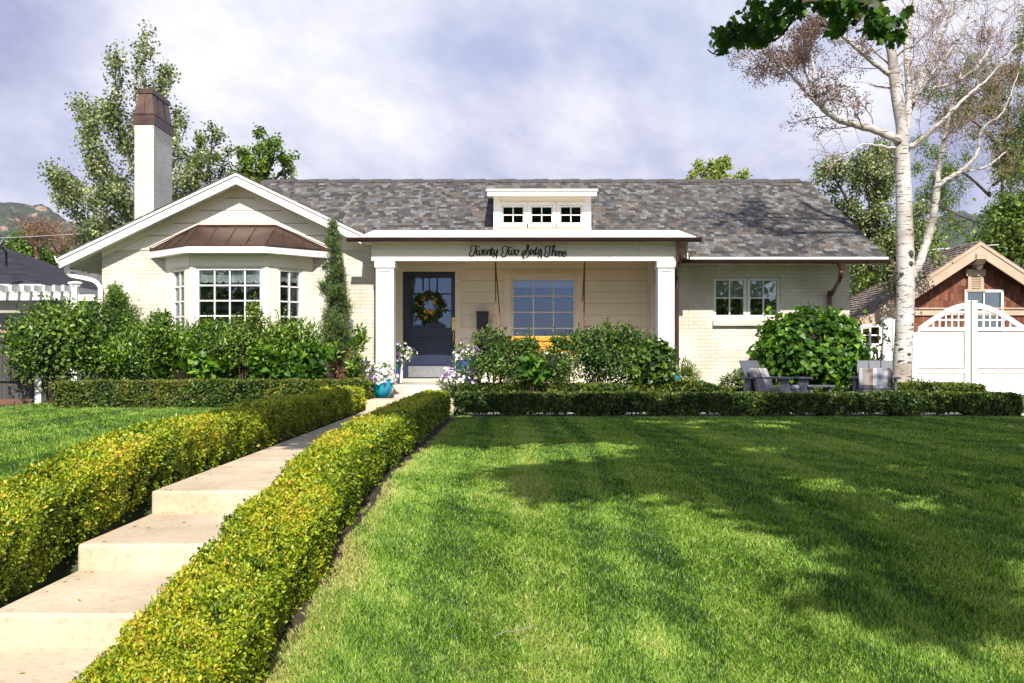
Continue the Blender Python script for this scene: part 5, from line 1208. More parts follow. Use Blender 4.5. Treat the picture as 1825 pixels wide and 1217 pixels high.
    for h, a in zip(hubs, acc):
        m = fork.lerp(h, .5) + Vector((0, 0, .9)); q = spline([fork, m, h + Vector((0, 0, .15))], 6); tubes.append((q, list(np.linspace(.13, .035, len(q)))))
        for c in a: tw.append(([h + Vector((0, 0, .15)), h.lerp(c, .55) + Vector((0, 0, .12)), c], [.022, .014, .005]))
    tube_mesh('trunk', tubes, 'bark', root, 9); tube_mesh('branches', tw, 'bark', root, 5); mb.build('bare_twig', M['bark'], root)
    P = np.array(P); T = np.array(T); n = len(P); s = np.where(np.arange(n) < nvis, .088, .135) * (.7 + .55*rng.random(n))
    leaves('crown', P, T, rdir(n) * .8 + np.array([0, -.2, .7]), s, s * 1.0, 'maple', M['leaf_maple'], root, vbase=.45)
    return root

def build_trees():
    spray_tree('aspen_tree', 'tall airy aspen behind the chimney and left gable', 25.0,
      [([(245, 460), (243, 380), (246, 300), (250, 220), (252, 150), (258, 100), (263, 68)], .035, .012, 0), ([(244, 330), (225, 270), (212, 210), (206, 150), (207, 100)], .035, .015, -1), ([(244, 390), (200, 330), (168, 270), (152, 215), (143, 185)], .035, .012, 1),
       ([(244, 420), (180, 380), (130, 350), (88, 312)], .035, .01, -1.2), ([(243, 430), (190, 410), (140, 385), (100, 352)], .035, .01, 1), ([(248, 260), (270, 200), (290, 155), (303, 132)], .035, .01, .8), ([(246, 360), (290, 300), (308, 250), (318, 205)], .035, .01, 1.4),
       ([(245, 400), (300, 350), (340, 310), (352, 290)], .035, .01, 1), ([(240, 300), (215, 240), (190, 190)], .035, .01, -.6), ([(246, 450), (195, 440), (150, 430)], .035, .01, .5), ([(244, 350), (185, 315), (160, 290)], .035, .01, 1.6), ([(190, 330), (160, 255), (168, 205)], .04, .01, .4), ([(150, 360), (118, 345), (105, 322)], .03, .01, .2), ([(246, 400), (215, 370), (175, 350)], .04, .01, -1.3), ([(246, 440), (215, 425), (165, 415)], .04, .01, -.8)],
      [.66, .28], 8, .12, .066, .062, 'heart', 'leaf_aspen', 'greybark', nb=14, depth=1, vbase=.46, spread=.75, up=.5, taper=.80)
    spray_tree('green_tree', 'yellow green tree right behind the white chimney', 27.5,
      [([(345, 420), (348, 340), (352, 290), (358, 255)], .12, .02, 0), ([(347, 360), (372, 300), (378, 240)], .06, .012, -.6), ([(347, 360), (390, 320), (398, 285)], .05, .01, .6), ([(347, 380), (325, 330), (318, 285)], .05, .01, .5), ([(346, 390), (385, 365), (402, 340)], .05, .01, 0), ([(347, 390), (320, 370), (310, 350)], .04, .01, 0)],
      [.62, .30], 9, .085, .075, .058, 'oval', 'leaf_lime', 'bark', nb=10, depth=1, vbase=.34, spread=.7, up=.5)
    spray_tree('green_tree', 'small dark green tree showing above the ridge right of the gable', 27.0,
      [([(468, 400), (466, 330), (463, 285), (458, 242)], .09, .015, 0), ([(466, 330), (485, 290), (490, 262)], .05, .01, -.5), ([(466, 340), (500, 310), (512, 290)], .05, .01, .5), ([(466, 330), (445, 300), (432, 285)], .05, .01, 0), ([(466, 340), (440, 325), (428, 318)], .04, .01, .3)],
      [.46, .22], 10, .06, .085, .065, 'oval', 'leaf_mid', 'bark', nb=10, depth=1, vbase=.58, spread=.7, up=.5)
    spray_tree('lime_tree', 'pale lime green treetop above the middle of the main ridge', 34.0,
      [([(1268, 420), (1268, 330), (1268, 295)], .12, .03, 0), ([(1268, 335), (1290, 305), (1296, 290)], .06, .015, 0), ([(1268, 335), (1248, 312), (1242, 296)], .06, .015, .5), ([(1268, 340), (1310, 318), (1326, 316)], .05, .01, -.3), ([(1268, 345), (1238, 325), (1232, 318)], .05, .01, -.3), ([(1268, 330), (1282, 310), (1280, 292)], .05, .01, 0)],
      [.30, .20], 9, .055, .10, .075, 'oval', 'leaf_lime', 'bark', nb=8, depth=1, vbase=.8)
    spray_tree('poplar_tree', 'soft grey green poplar between the slate roof and the birch', 25.5,
      [([(1604, 560), (1590, 470), (1560, 380), (1532, 305)], .10, .02, 0), ([(1556, 430), (1525, 380), (1495, 330), (1482, 308)], .07, .012, -.6), ([(1556, 420), (1570, 360), (1572, 300), (1585, 285)], .07, .012, .6), ([(1556, 450), (1520, 420), (1492, 385)], .06, .01, .4), ([(1558, 470), (1590, 430), (1630, 390)], .06, .01, .6), ([(1556, 400), (1545, 330), (1550, 300)], .05, .01, -.5), ([(1558, 480), (1530, 470), (1518, 450)], .05, .01, -.4), ([(1558, 460), (1600, 470), (1650, 450)], .05, .01, .4)],
      [.85, .36], 17, .09, .072, .06, 'oval', 'leaf_aspen', 'bark', nb=13, depth=1, vbase=.42)
    mass_tree('green_tree', 'rounded green tree between the house corner and the garage roof', 31.0, [(1590, 470, 70, 40), (1560, 500, 50, 35), (1640, 455, 50, 40), (1620, 420, 45, 30)], 9000, .11, .075, 'leaf_mid', vbase=.6)
    # feathery locust right of the birch
    spray_tree('locust_tree', 'feathery green locust rising behind the garage and bare birch', 36.0,
      [([(1785, 480), (1785, 380), (1788, 290), (1795, 220), (1800, 150)], .075, .02, 0), ([(1765, 350), (1720, 310), (1680, 300), (1650, 290)], .06, .01, -.6), ([(1770, 330), (1810, 300), (1840, 270)], .06, .01, .5), ([(1780, 260), (1740, 220), (1700, 200), (1660, 190)], .06, .01, .6), ([(1785, 240), (1830, 220)], .05, .01, 0), ([(1760, 380), (1810, 350), (1850, 330)], .06, .01, -.5), ([(1755, 400), (1700, 380), (1660, 360)], .05, .01, .5), ([(1795, 190), (1815, 120), (1825, 40)], .05, .01, .3), ([(1792, 210), (1750, 170), (1720, 150)], .04, .01, .3), ([(1775, 290), (1800, 270), (1830, 250)], .05, .01, .7), ([(1755, 420), (1790, 400), (1830, 390)], .05, .01, .3)],
      [1.3, .65], 26, .11, .115, .04, 'strap', 'leaf_lime', 'bark', nb=11, depth=1, vbase=.36)
    mass_tree('green_tree', 'yellow green leafy tree at the far right behind the garage', 33.0, [(1800, 400, 50, 40), (1770, 440, 45, 40), (1830, 440, 45, 50), (1810, 365, 26, 20)], 5200, .13, .09, 'leaf_lime', vbase=.28)
    mass_tree('green_tree', 'dark rounded tree behind the black neighbouring roof', 52.0, [(60, 470, 55, 36), (20, 455, 45, 36), (95, 475, 40, 34), (45, 435, 34, 24), (120, 470, 40, 34), (150, 490, 40, 30)], 11000, .16, .11, 'leaf_mid', vbase=.45)
    mass_tree('green_tree', 'leafy tree between the left gutter and the pergola', 44.0, [(160, 505, 40, 20), (190, 500, 40, 24)], 2600, .14, .1, 'leaf_mid', vbase=.45)
    for (px, py, h, lab, sp) in ((68, 460, 58, 'dead brown tree with a bare fan of twigs on the left hill foot', 14), (108, 462, 46, 'rust coloured dead tree beside the leafless one', 22)):
        Z = 49.0; root = thing('dead_tree', lab, 'tree', tuple(Vector((XX(px, Z), Z, CH - .76))), 'dead trees below the hill'); tr, tw, tips = [], [], []
        tr.append(([Vector((XX(px, Z), Z, CH - .9)), W(px - 2, py, Z), W(px - 4, py - h * .35, Z)], [.14, .1, .07]))
        for i in range(9):
            x2 = px - 4 + (i - 4) * sp * .5; q = branch_pts([(px - 4, py - h * .2), ((px - 4 + x2) / 2, py - h * .55), (x2, py - h * rnd.uniform(.75, 1.0))], Z, rnd.uniform(-1, 1)); tr.append((q, list(np.linspace(.05, .015, len(q))))); grow(q, .03, 1, tw, tips, [1.0, .6], .8, .35, 6)
        tube_mesh('trunk', tr, 'twig', root, 5); tube_mesh('twigs', tw, 'twig', root, 4)
        P, T = leaf_on(tips, 4, .12); n = len(P); leaves('crown', P, T, rdir(n), .12, .05, 'strap', M['leaf_dry'], root)
    # across the street, mirrored in the bay window
    for (x, y, s, lab) in ((-17, -24, 1.0, 'broad street tree across the road mirrored in the bay window'), (-24.5, -22, .8, 'smaller street tree across the road mirrored beside the larger one'), (13.5, -27, 1.05, 'street tree across the road behind the camera')):
        root = thing('street_tree', lab, 'tree', (x, y, 0), 'trees across the road')
        foliage('crown', [((x, y, 5.4*s), 3.4*s, 3.2*s, 2.6*s), ((x + 2*s, y, 4*s), 2.2*s, 2*s, 1.7*s), ((x - 2*s, y + .5, 4.2*s), 2.2*s, 2*s, 1.8*s)], 2600, .42, .3, 'oval', M['leaf_mid'], root, shell=.7)
        mb = MB(); mb.tube([(x, y, 0), (x + .1, y, 2), (x, y, 5*s)], [.35*s, .28*s, .12*s], 8); mb.build('trunk', M['bark'], root)
# ---------------------------------------------------------------- props
def stripe_mat(name, cols, width):
    m, nt, out = nodes(name); p = N(nt, 'ShaderNodeBsdfPrincipled'); p.inputs['Roughness'].default_value = .9; L(nt, p.outputs[0], out.inputs[0])
    tc = N(nt, 'ShaderNodeTexCoord'); sp = N(nt, 'ShaderNodeSeparateXYZ'); L(nt, tc.outputs['Object'], sp.inputs[0])
    ma = N(nt, 'ShaderNodeMath', operation='MULTIPLY_ADD'); ma.inputs[1].default_value = 1 / width; ma.inputs[2].default_value = .5; L(nt, sp.outputs[0], ma.inputs[0])
    fr = N(nt, 'ShaderNodeMath', operation='FRACT'); L(nt, ma.outputs[0], fr.inputs[0])
    r = ramp(nt, [(i / len(cols), c) for i, c in enumerate(cols)], 'CONSTANT'); L(nt, fr.outputs[0], r.inputs[0]); L(nt, r.outputs[0], p.inputs['Base Color'])
    n = N(nt, 'ShaderNodeTexNoise'); n.inputs['Scale'].default_value = 220; L(nt, tc.outputs['Object'], n.inputs['Vector']); b = N(nt, 'ShaderNodeBump'); b.inputs['Strength'].default_value = .25; b.inputs['Distance'].default_value = .004
    L(nt, n.outputs[0], b.inputs['Height']); L(nt, b.outputs[0], p.inputs['Normal']); return m
def make_chair(label):
    """Low slatted garden armchair; local: facing -y, origin on the ground."""
    r = thing('garden_chair', label, 'chair', (0, 0, 0), 'grey garden chairs on the patio'); m = M['chair']
    mb = MB(); mb.M = Matrix.Translation((0, .20, .20)) @ Matrix.Rotation(math.radians(-24), 4, 'X')
    for i in range(3): mb.box(-.275 + i*.186, -.275 + i*.186 + .178, 0, .028, 0, .70)
    mb.box(-.27, .27, .029, .055, .16, .22); mb.box(-.27, .27, .029, .055, .50, .56); mb.build('backrest', m, r, bevel=.006)
    mb = MB(); mb.M = Matrix.Rotation(math.radians(-9), 4, 'X')
    for i in range(4): mb.box(-.285, .285, -.33 + i*.135, -.33 + i*.135 + .127, .30, .326)
    mb.box(-.285, .285, -.362, -.336, .20, .326); mb.box(-.285, -.255, -.335, .30, .21, .299); mb.box(.255, .285, -.335, .30, .21, .299); mb.build('seat', m, r, bevel=.005)
    for s in (-1, 1):
        mb = MB(); x0, x1 = (.29, .325) if s > 0 else (-.325, -.29); mb.box(x0, x1, -.40, -.24, 0, .544); mb.build('leg', m, r, bevel=.006)
        mb = MB(); mb.hull([(x0, .30, 0), (x1, .30, 0), (x1, .44, 0), (x0, .44, 0)], [(x0, .26, .544), (x1, .26, .544), (x1, .37, .544), (x0, .37, .544)]); mb.build('leg', m, r, bevel=.006)
        mb = MB(); a, b = (.24, .385) if s > 0 else (-.385, -.24); mb.box(a, b, -.44, .42, .545, .572); mb.build('armrest', m, r, bevel=.006)
    mb = MB(); mb.M = Matrix.Translation((0, .165, .30)) @ Matrix.Rotation(math.radians(-24), 4, 'X'); mb.box(-.25, .25, -.055, .03, 0, .44); mb.build('back_cushion', M['stripe'], r, bevel=.028)
    mb = MB(); mb.M = Matrix.Rotation(math.radians(-9), 4, 'X'); mb.box(-.25, .25, -.37, .10, .33, .40); mb.build('seat_cushion', M['stripe'], r, bevel=.028)
    return r
def flower_pot(label, c, prof, mat, rx, rz, nfl, cols, nleaf, name='flower_pot', foot=None, droop=.0):
    root = thing(name, label, 'flower pot', c)
    mb = MB(); mb.lathe(prof, c, 28); mb.build('pot', M[mat], root, smooth=True); top = Vector(c) + Vector((0, 0, prof[-1][1] - .03))
    mb = MB(); mb.lathe([(prof[-1][0] * .93, 0), (prof[-1][0] * .9, .012)], tuple(top - Vector((0, 0, .01))), 20); mb.build('soil', M['soil'], root)
    b = [(tuple(top + Vector((0, 0, rz * .45))), rx, rx * .8, rz)]
    P, Nn = blob_points(b, nleaf, .9); k = P[:, 2] > c[2] + prof[-1][1] * .55; P, Nn = P[k], Nn[k]; n = len(P)
    leaves('foliage', P, Nn + rdir(n), rdir(n) + np.array([0, 0, .6]), .05 * (.7 + .6*rng.random(n)), .026, 'oval', M['leaf_mid'], root, vbase=.5)
    for nm, mt, cnt in cols:
        P, Nn = blob_points(b, cnt * 3, .28); k = (Nn[:, 1] < .75) & (P[:, 2] > c[2] + prof[-1][1] * .8); P, Nn = P[k][:cnt], Nn[k][:cnt]; m = len(P)
        if m == 0: continue
        F_ = unit(Nn + rdir(m) * .5 + np.array([0, -.3, .2])); t = np.cross(F_, rdir(m)); fo = leaves(nm, P + Nn * .012, t, F_, .058 * (.75 + .5*rng.random(m)), .058, 'flower', M[mt], root, v=rng.random(m)); fo['kind'] = 'stuff'
    return root

def build_props():
    M['chair'] = pm('grey_painted_wood', (.105, .112, .135), .5, (.085, .09, .11), 5, .15, 40)
    M['stripe'] = stripe_mat('striped_cushion_fabric', [(.33, .31, .31), (.20, .19, .20), (.25, .20, .165), (.19, .15, .12), (.38, .37, .37), (.23, .24, .28), (.30, .31, .34), (.36, .355, .355), (.22, .185, .16)], .50)
    zg = CH - .812
    a = make_chair('grey slatted armchair with striped cushions turned sideways towards the lawn'); a.location = (XX(1384, 15.9), 15.95, zg); a.rotation_euler.z = math.radians(46)
    b = copy_tree(a); b['label'] = 'grey slatted armchair with striped cushions in front of the birch trunk'; b.location = (XX(1561, 15.95), 16.0, zg); b.rotation_euler.z = math.radians(-20)
    t = thing('side_table', 'small low grey side table between the two patio chairs', 'table', (XX(1459, 16), 16.05, zg)); c = ORG[t.name]
    mb = MB(); [mb.box(c.x - .22 + i*.112, c.x - .22 + i*.112 + .105, c.y - .22, c.y + .22, c.z + .415, c.z + .44) for i in range(4)]; mb.build('table_top', M['chair'], t, bevel=.004)
    for sx in (-1, 1):
        mb = MB(); x = c.x + sx * .15; mb.hull([(x - .02, c.y - .19, c.z), (x + .02, c.y - .19, c.z), (x + .02, c.y + .19, c.z), (x - .02, c.y + .19, c.z)], [(x - .02, c.y - .16, c.z + .414), (x + .02, c.y - .16, c.z + .414), (x + .02, c.y + .16, c.z + .414), (x - .02, c.y + .16, c.z + .414)]); mb.build('leg', M['chair'], t)
    # wreath on the door
    y = YP + .0; wc = W(764.5, 546, y); r = thing('wreath', 'round leafy wreath with yellow roses hanging on the navy door', 'wreath', tuple(wc)); n = 620; th = rng.random(n) * 6.283; R = .205 + rng.normal(0, .042, n)
    P = np.stack([wc.x + R*np.cos(th), np.full(n, wc.y - .01) - np.abs(rng.normal(0, .03, n)), wc.z + R*np.sin(th)], 1); rad = np.stack([np.cos(th), 0*th - .4, np.sin(th)], 1)
    leaves('foliage', P, rad + rdir(n) * .9, rdir(n) + np.array([0, -1.2, 0]), .075 * (.7 + .6*rng.random(n)), .036, 'oval', M['leaf_deep'], r, vbase=.32)
    mb = MB(); mb.tube([(wc.x + .205*math.cos(i*math.pi/12), wc.y, wc.z + .205*math.sin(i*math.pi/12)) for i in range(25)], .022, 6); mb.tube([(wc.x, wc.y + .01, wc.z + .2), (wc.x, wc.y + .024, ZZ(485.5, YP))], .006, 4); mb.build('ring', M['bark'], r)
    for px, py, s in ((754, 531.5, .05), (760, 528.5, .045), (743.5, 543, .055), (760.5, 554, .062), (771.5, 558, .06), (776.5, 532, .045), (773.5, 539.5, .04), (759, 566, .045)):
        c = W(px, py, y - .06); m = 26; F_ = rdir(m) * .55 + np.array([0, -1, .1]); k = rng.random(m); ang = rng.random(m) * 6.283; rr = s * .55 * np.sqrt(k)
        P = np.stack([c.x + rr*np.cos(ang), c.y + .02 - .03*(1-k), c.z + rr*np.sin(ang)], 1); leaves('rose', P, np.stack([np.cos(ang), -.3 + 0*ang, np.sin(ang)], 1), F_, s*.62, s*.62, 'oval', M['petal_yellow'], r, v=rng.random(m))
    m = 60; th = rng.random(m)*6.283; R = .205 + rng.normal(0, .05, m); P = np.stack([wc.x + R*np.cos(th), np.full(m, wc.y - .06), wc.z + R*np.sin(th)], 1); leaves('small_blossoms', P, rdir(m), rdir(m)*.5 + np.array([0, -1, 0]), .03, .03, 'flower', M['petal_white'], r, v=rng.random(m))
    # mailbox
    y = YP - .03; r = thing('mailbox', 'black wall mounted mailbox beside the front door', 'mailbox', tuple(W(860, 587, y))); x0, x1, z0, z1 = XX(849.5, y), XX(870.5, y), ZZ(587, y), ZZ(557, y)
    mb = MB(); mb.box(x0, x1, y - .11, y + .02, z0, z1); mb.build('body', M['black'], r, bevel=.006); mb = MB(); mb.box(x0 - .008, x1 + .008, y - .125, y + .02, z1 + .001, z1 + .022); mb.box(x0 - .008, x1 + .008, y - .125, y - .112, z1 - .035, z1 + .0005); mb.build('lid', M['black'], r, bevel=.004)
    # porch swing
    y = 18.35; r = thing('porch_swing', 'orange wooden porch swing hanging on ropes before the porch window', 'swing', tuple(W(962, 660, y)))
    xa, xb = XX(903, y), XX(1027, y); zt = ZZ(598.5, y); zs = zt - .40
    mb = MB()
    for z0, z1 in ((zt - .085, zt), (zt - .19, zt - .11), (zt - .295, zt - .215)): mb.box(xa, xb, y + .16, y + .185, z0, z1)
    for x in (xa + .05, (xa+xb)/2, xb - .08): mb.box(x, x + .05, y + .186, y + .21, zs, zt - .01)
    mb.build('backrest', M['orange'], r, bevel=.004)
    mb = MB(); [mb.box(xa, xb, y - .25 + i*.105, y - .25 + i*.105 + .095, zs, zs + .025) for i in range(4)]; mb.build('seat', M['orange'], r, bevel=.004)
    for x in (xa - .0, xb - .05):
        mb = MB(); mb.box(x, x + .05, y - .24, y + .2, zs + .20, zs + .225); mb.box(x + .005, x + .045, y - .2, y - .15, zs + .026, zs + .199); mb.build('armrest', M['orange'], r)
    for hx, hy_, ends in ((882.5, 466, ((885, -.2), (894.5, .17))), (1042, 466, ((1033.5, -.2), (1041.5, .17)))):
        top = W(hx, hy_ - 3, y)
        for ex, dy in ends:
            q = W(ex, 604, y); q.y = y + dy; mb = MB(); m = top.lerp(q, .5); mb.tube([top, m, q], .013, 6); mb.build('rope', M['rope'], r)
        mb = MB(); mb.box(top.x - .03, top.x + .03, y - .03, y + .03, top.z, 3.664); mb.build('hook', M['black'], r)
    # pots
    T = [(.09, 0), (.105, .012), (.155, .10), (.182, .20), (.178, .26), (.165, .285), (.175, .30)]
    flower_pot('turquoise glazed pot of white and purple petunias by the porch step', (XX(682, 16.75), 16.75, CH - .598), T, 'pot', .27, .19, 0, [('white_flowers', 'petal_white', 150), ('purple_flowers', 'petal_purple', 40)], 560)
    V = [(.06, 0), (.065, .02), (.085, .3), (.11, .46), (.105, .49), (.12, .51)]
    flower_pot('tall blue pot of white petunias tucked behind the left porch column', (XX(706.5, 18.2), 18.2, CH - .40), V, 'potblue', .27, .20, 0, [('white_flowers', 'petal_white', 90), ('purple_flowers', 'petal_purple', 24)], 420)
    B = [(.15, 0), (.17, .015), (.24, .2), (.27, .36), (.25, .42), (.265, .45)]
    flower_pot('low dark pot of mauve petunias right of the porch step', (XX(819, 17.05), 17.05, CH - .60), [(.12, 0), (.17, .15), (.19, .2)], 'black', .32, .21, 0, [('white_flowers', 'petal_white', 90), ('mauve_flowers', 'petal_mauve', 110), ('purple_flowers', 'petal_purple', 24)], 620)
    flower_pot('large dark blue pot of mauve petunias behind the low one', (XX(838, 17.75), 17.75, CH - .41), B, 'potblue', .27, .20, 0, [('white_flowers', 'petal_white', 80), ('mauve_flowers', 'petal_mauve', 110), ('purple_flowers', 'petal_purple', 16)], 620)
    r = flower_pot('teal pot with blue flower spikes half hidden at the right porch column', (XX(1184, 17.3), 17.3, CH - .66), B, 'pot', .2, .22, 0, [], 260)
    c = Vector((XX(1190, 17.1), 17.1, CH - .10)); mb = MB(); P = []
    for i in range(9):
        p = c + Vector((rnd.uniform(-.12, .16), rnd.uniform(-.08, .08), 0)); h = rnd.uniform(.14, .24); mb.tube([p, p + Vector((0, 0, h))], .004, 4)
        for j in range(16): P.append((p.x + rnd.gauss(0, .012), p.y + rnd.gauss(0, .012), p.z + h * (.35 + .65*j/16)))
    mb.build('flower_stems', M['leaf_mid'], r); P = np.array(P); n = len(P); leaves('purple_flowers', P, rdir(n), rdir(n), .03, .02, 'diamond', M['petal_purple'], r, v=rng.random(n)*.6)
    # white gate across the drive
    Y = 20.2; q = lambda px: XX(px, Y); h = lambda py: ZZ(py, Y); zb = CH - .70
    def leafgate(xa, xb, xm, mir, label, group):
        """xa hinge side, xb meeting side; the top rail sweeps up to the meeting stile."""
        root = thing('driveway_gate', label, 'gate', ((xa+xb)/2, Y, zb), group); s = 1 if xb > xa else -1
        A = lambda t: xa + (xb - xa) * t
        mb = MB(); w = .115
        mb.box(min(xb, xb - s*w), max(xb, xb - s*w), Y - .03, Y + .03, zb + .04, h(538)); mb.box(min(xa, xa + s*w), max(xa, xa + s*w), Y - .03, Y + .03, zb + .04, h(592))
        n = 18; arc = lambda t: h(592) + (h(539) - h(592)) * (math.sin((t - .5) * math.pi) * .5 + .5 if t < .5 else (math.sin((t-.5)*math.pi) * .5 + .5))
        arc = lambda t: h(590) + (h(539.5) - h(590)) * (math.sin(t * math.pi / 2) ** 1.12)
        lo, hi = (w / abs(xb-xa)), 1 - w / abs(xb-xa)
        for i in range(n):
            t0, t1 = lo + (hi-lo)*i/n, lo + (hi-lo)*(i+1)/n; p = [(A(t0), arc(t0) - .11), (A(t1), arc(t1) - .11), (A(t1), arc(t1)), (A(t0), arc(t0))]; mb.prism(p if s > 0 else p[::-1], Y - .03, Y + .03)
        x0, x1 = sorted((A(lo), A(hi)))
        for z0, z1 in ((h(590), h(583)), (h(664), h(657.5)), (zb + .04, zb + .14)): mb.box(x0 + .001, x1 - .001, Y - .028, Y + .028, z0, z1)
        mb.build('frame', M['white'], root)
        mb = MB(); 
        for i in range(7):
            t = hi - (hi - lo) * (i + .92) / 7.4; top = arc(t) - .105
            if top > h(582): mb.box(A(t) - .014, A(t) + .014, Y - .014, Y + .014, h(583), top)
        for z in (h(570), h(556)):
            ts = [t for t in np.linspace(lo, hi, 80) if arc(t) - .11 > z]
            if ts: a_, b_ = sorted((A(min(ts)), A(hi))); mb.box(a_, b_, Y - .0125, Y + .0125, z - .014, z + .014)
        mb.build('lattice', M['white'], root)
        mb = MB(); m = 9
        for i in range(m):
            a_ = x0 + .012 + (x1 - x0 - .024) * i / m; b_ = x0 + .012 + (x1 - x0 - .024) * (i + 1) / m - .004
            mb.box(a_, b_, Y - .012, Y + .012, zb + .145, h(665.5)); mb.box(a_, b_, Y - .012, Y + .012, h(656), h(592))
        mb.build('panel', M['white'], root)
        mb = MB(); hx = xb - s * .055; mb.box(hx - .06, hx + .06, Y - .045, Y + .045, h(538) + .001, h(535.5)); mb.build('post_cap', M['white'], root)
        return root
    leafgate(q(1625), q(1728.3), 0, 1, 'white vinyl driveway gate leaf right beside the birch trunk', 'driveway gate leaves')
    leafgate(q(1840), q(1730.8), 0, -1, 'white vinyl driveway gate leaf running out of the picture edge', 'driveway gate leaves')
    r = thing('lattice_fence', 'white fence section with square lattice between the leafy mound and the birch', 'fence', (q(1545), Y, zb)); 
    mb = MB(); x0, x1 = q(1500), q(1571); mb.box(x0, x1, Y - .02, Y + .02, zb, h(617)); mb.box(x0, x1, Y - .026, Y + .026, h(617) + .001, h(612)); mb.build('panel', M['white'], r)
    mb = MB(); mb.box(x0, x1, Y - .028, Y + .028, h(583), h(578)); mb.box(x1 - .05, x1, Y - .027, Y + .027, h(612), h(583) - .001)
    for px in (1536, 1550.5): mb.box(q(px) - .016, q(px) + .016, Y - .015, Y + .015, h(612), h(583))
    mb.box(x0, x1 - .051, Y - .013, Y + .013, h(598.5), h(596)); mb.build('lattice', M['white'], r)
    for a_, b_, tp, lab in ((1572, 1587.5, 569, 'tall square white gate post left of the birch'), (1589, 1600, 573, 'narrower white post tucked against the birch trunk')):
        r = thing('gate_post', lab, 'post', (q((a_+b_)/2), Y, zb), 'white gate posts'); mb = MB(); mb.box(q(a_), q(b_), Y - .09, Y + .08, zb, h(tp)); mb.build('post', M['white'], r)
        mb = MB(); mb.hull([(q(a_) - .01, Y - .1, h(tp) + .001), (q(b_) + .01, Y - .1, h(tp) + .001), (q(b_) + .01, Y + .09, h(tp) + .001), (q(a_) - .01, Y + .09, h(tp) + .001)], [(q(a_) + .03, Y - .05, h(tp) + .05), (q(b_) - .03, Y - .05, h(tp) + .05), (q(b_) - .03, Y + .04, h(tp) + .05), (q(a_) + .03, Y + .04, h(tp) + .05)]); mb.build('post_cap', M['white'], r)
    build_garage(); build_left()

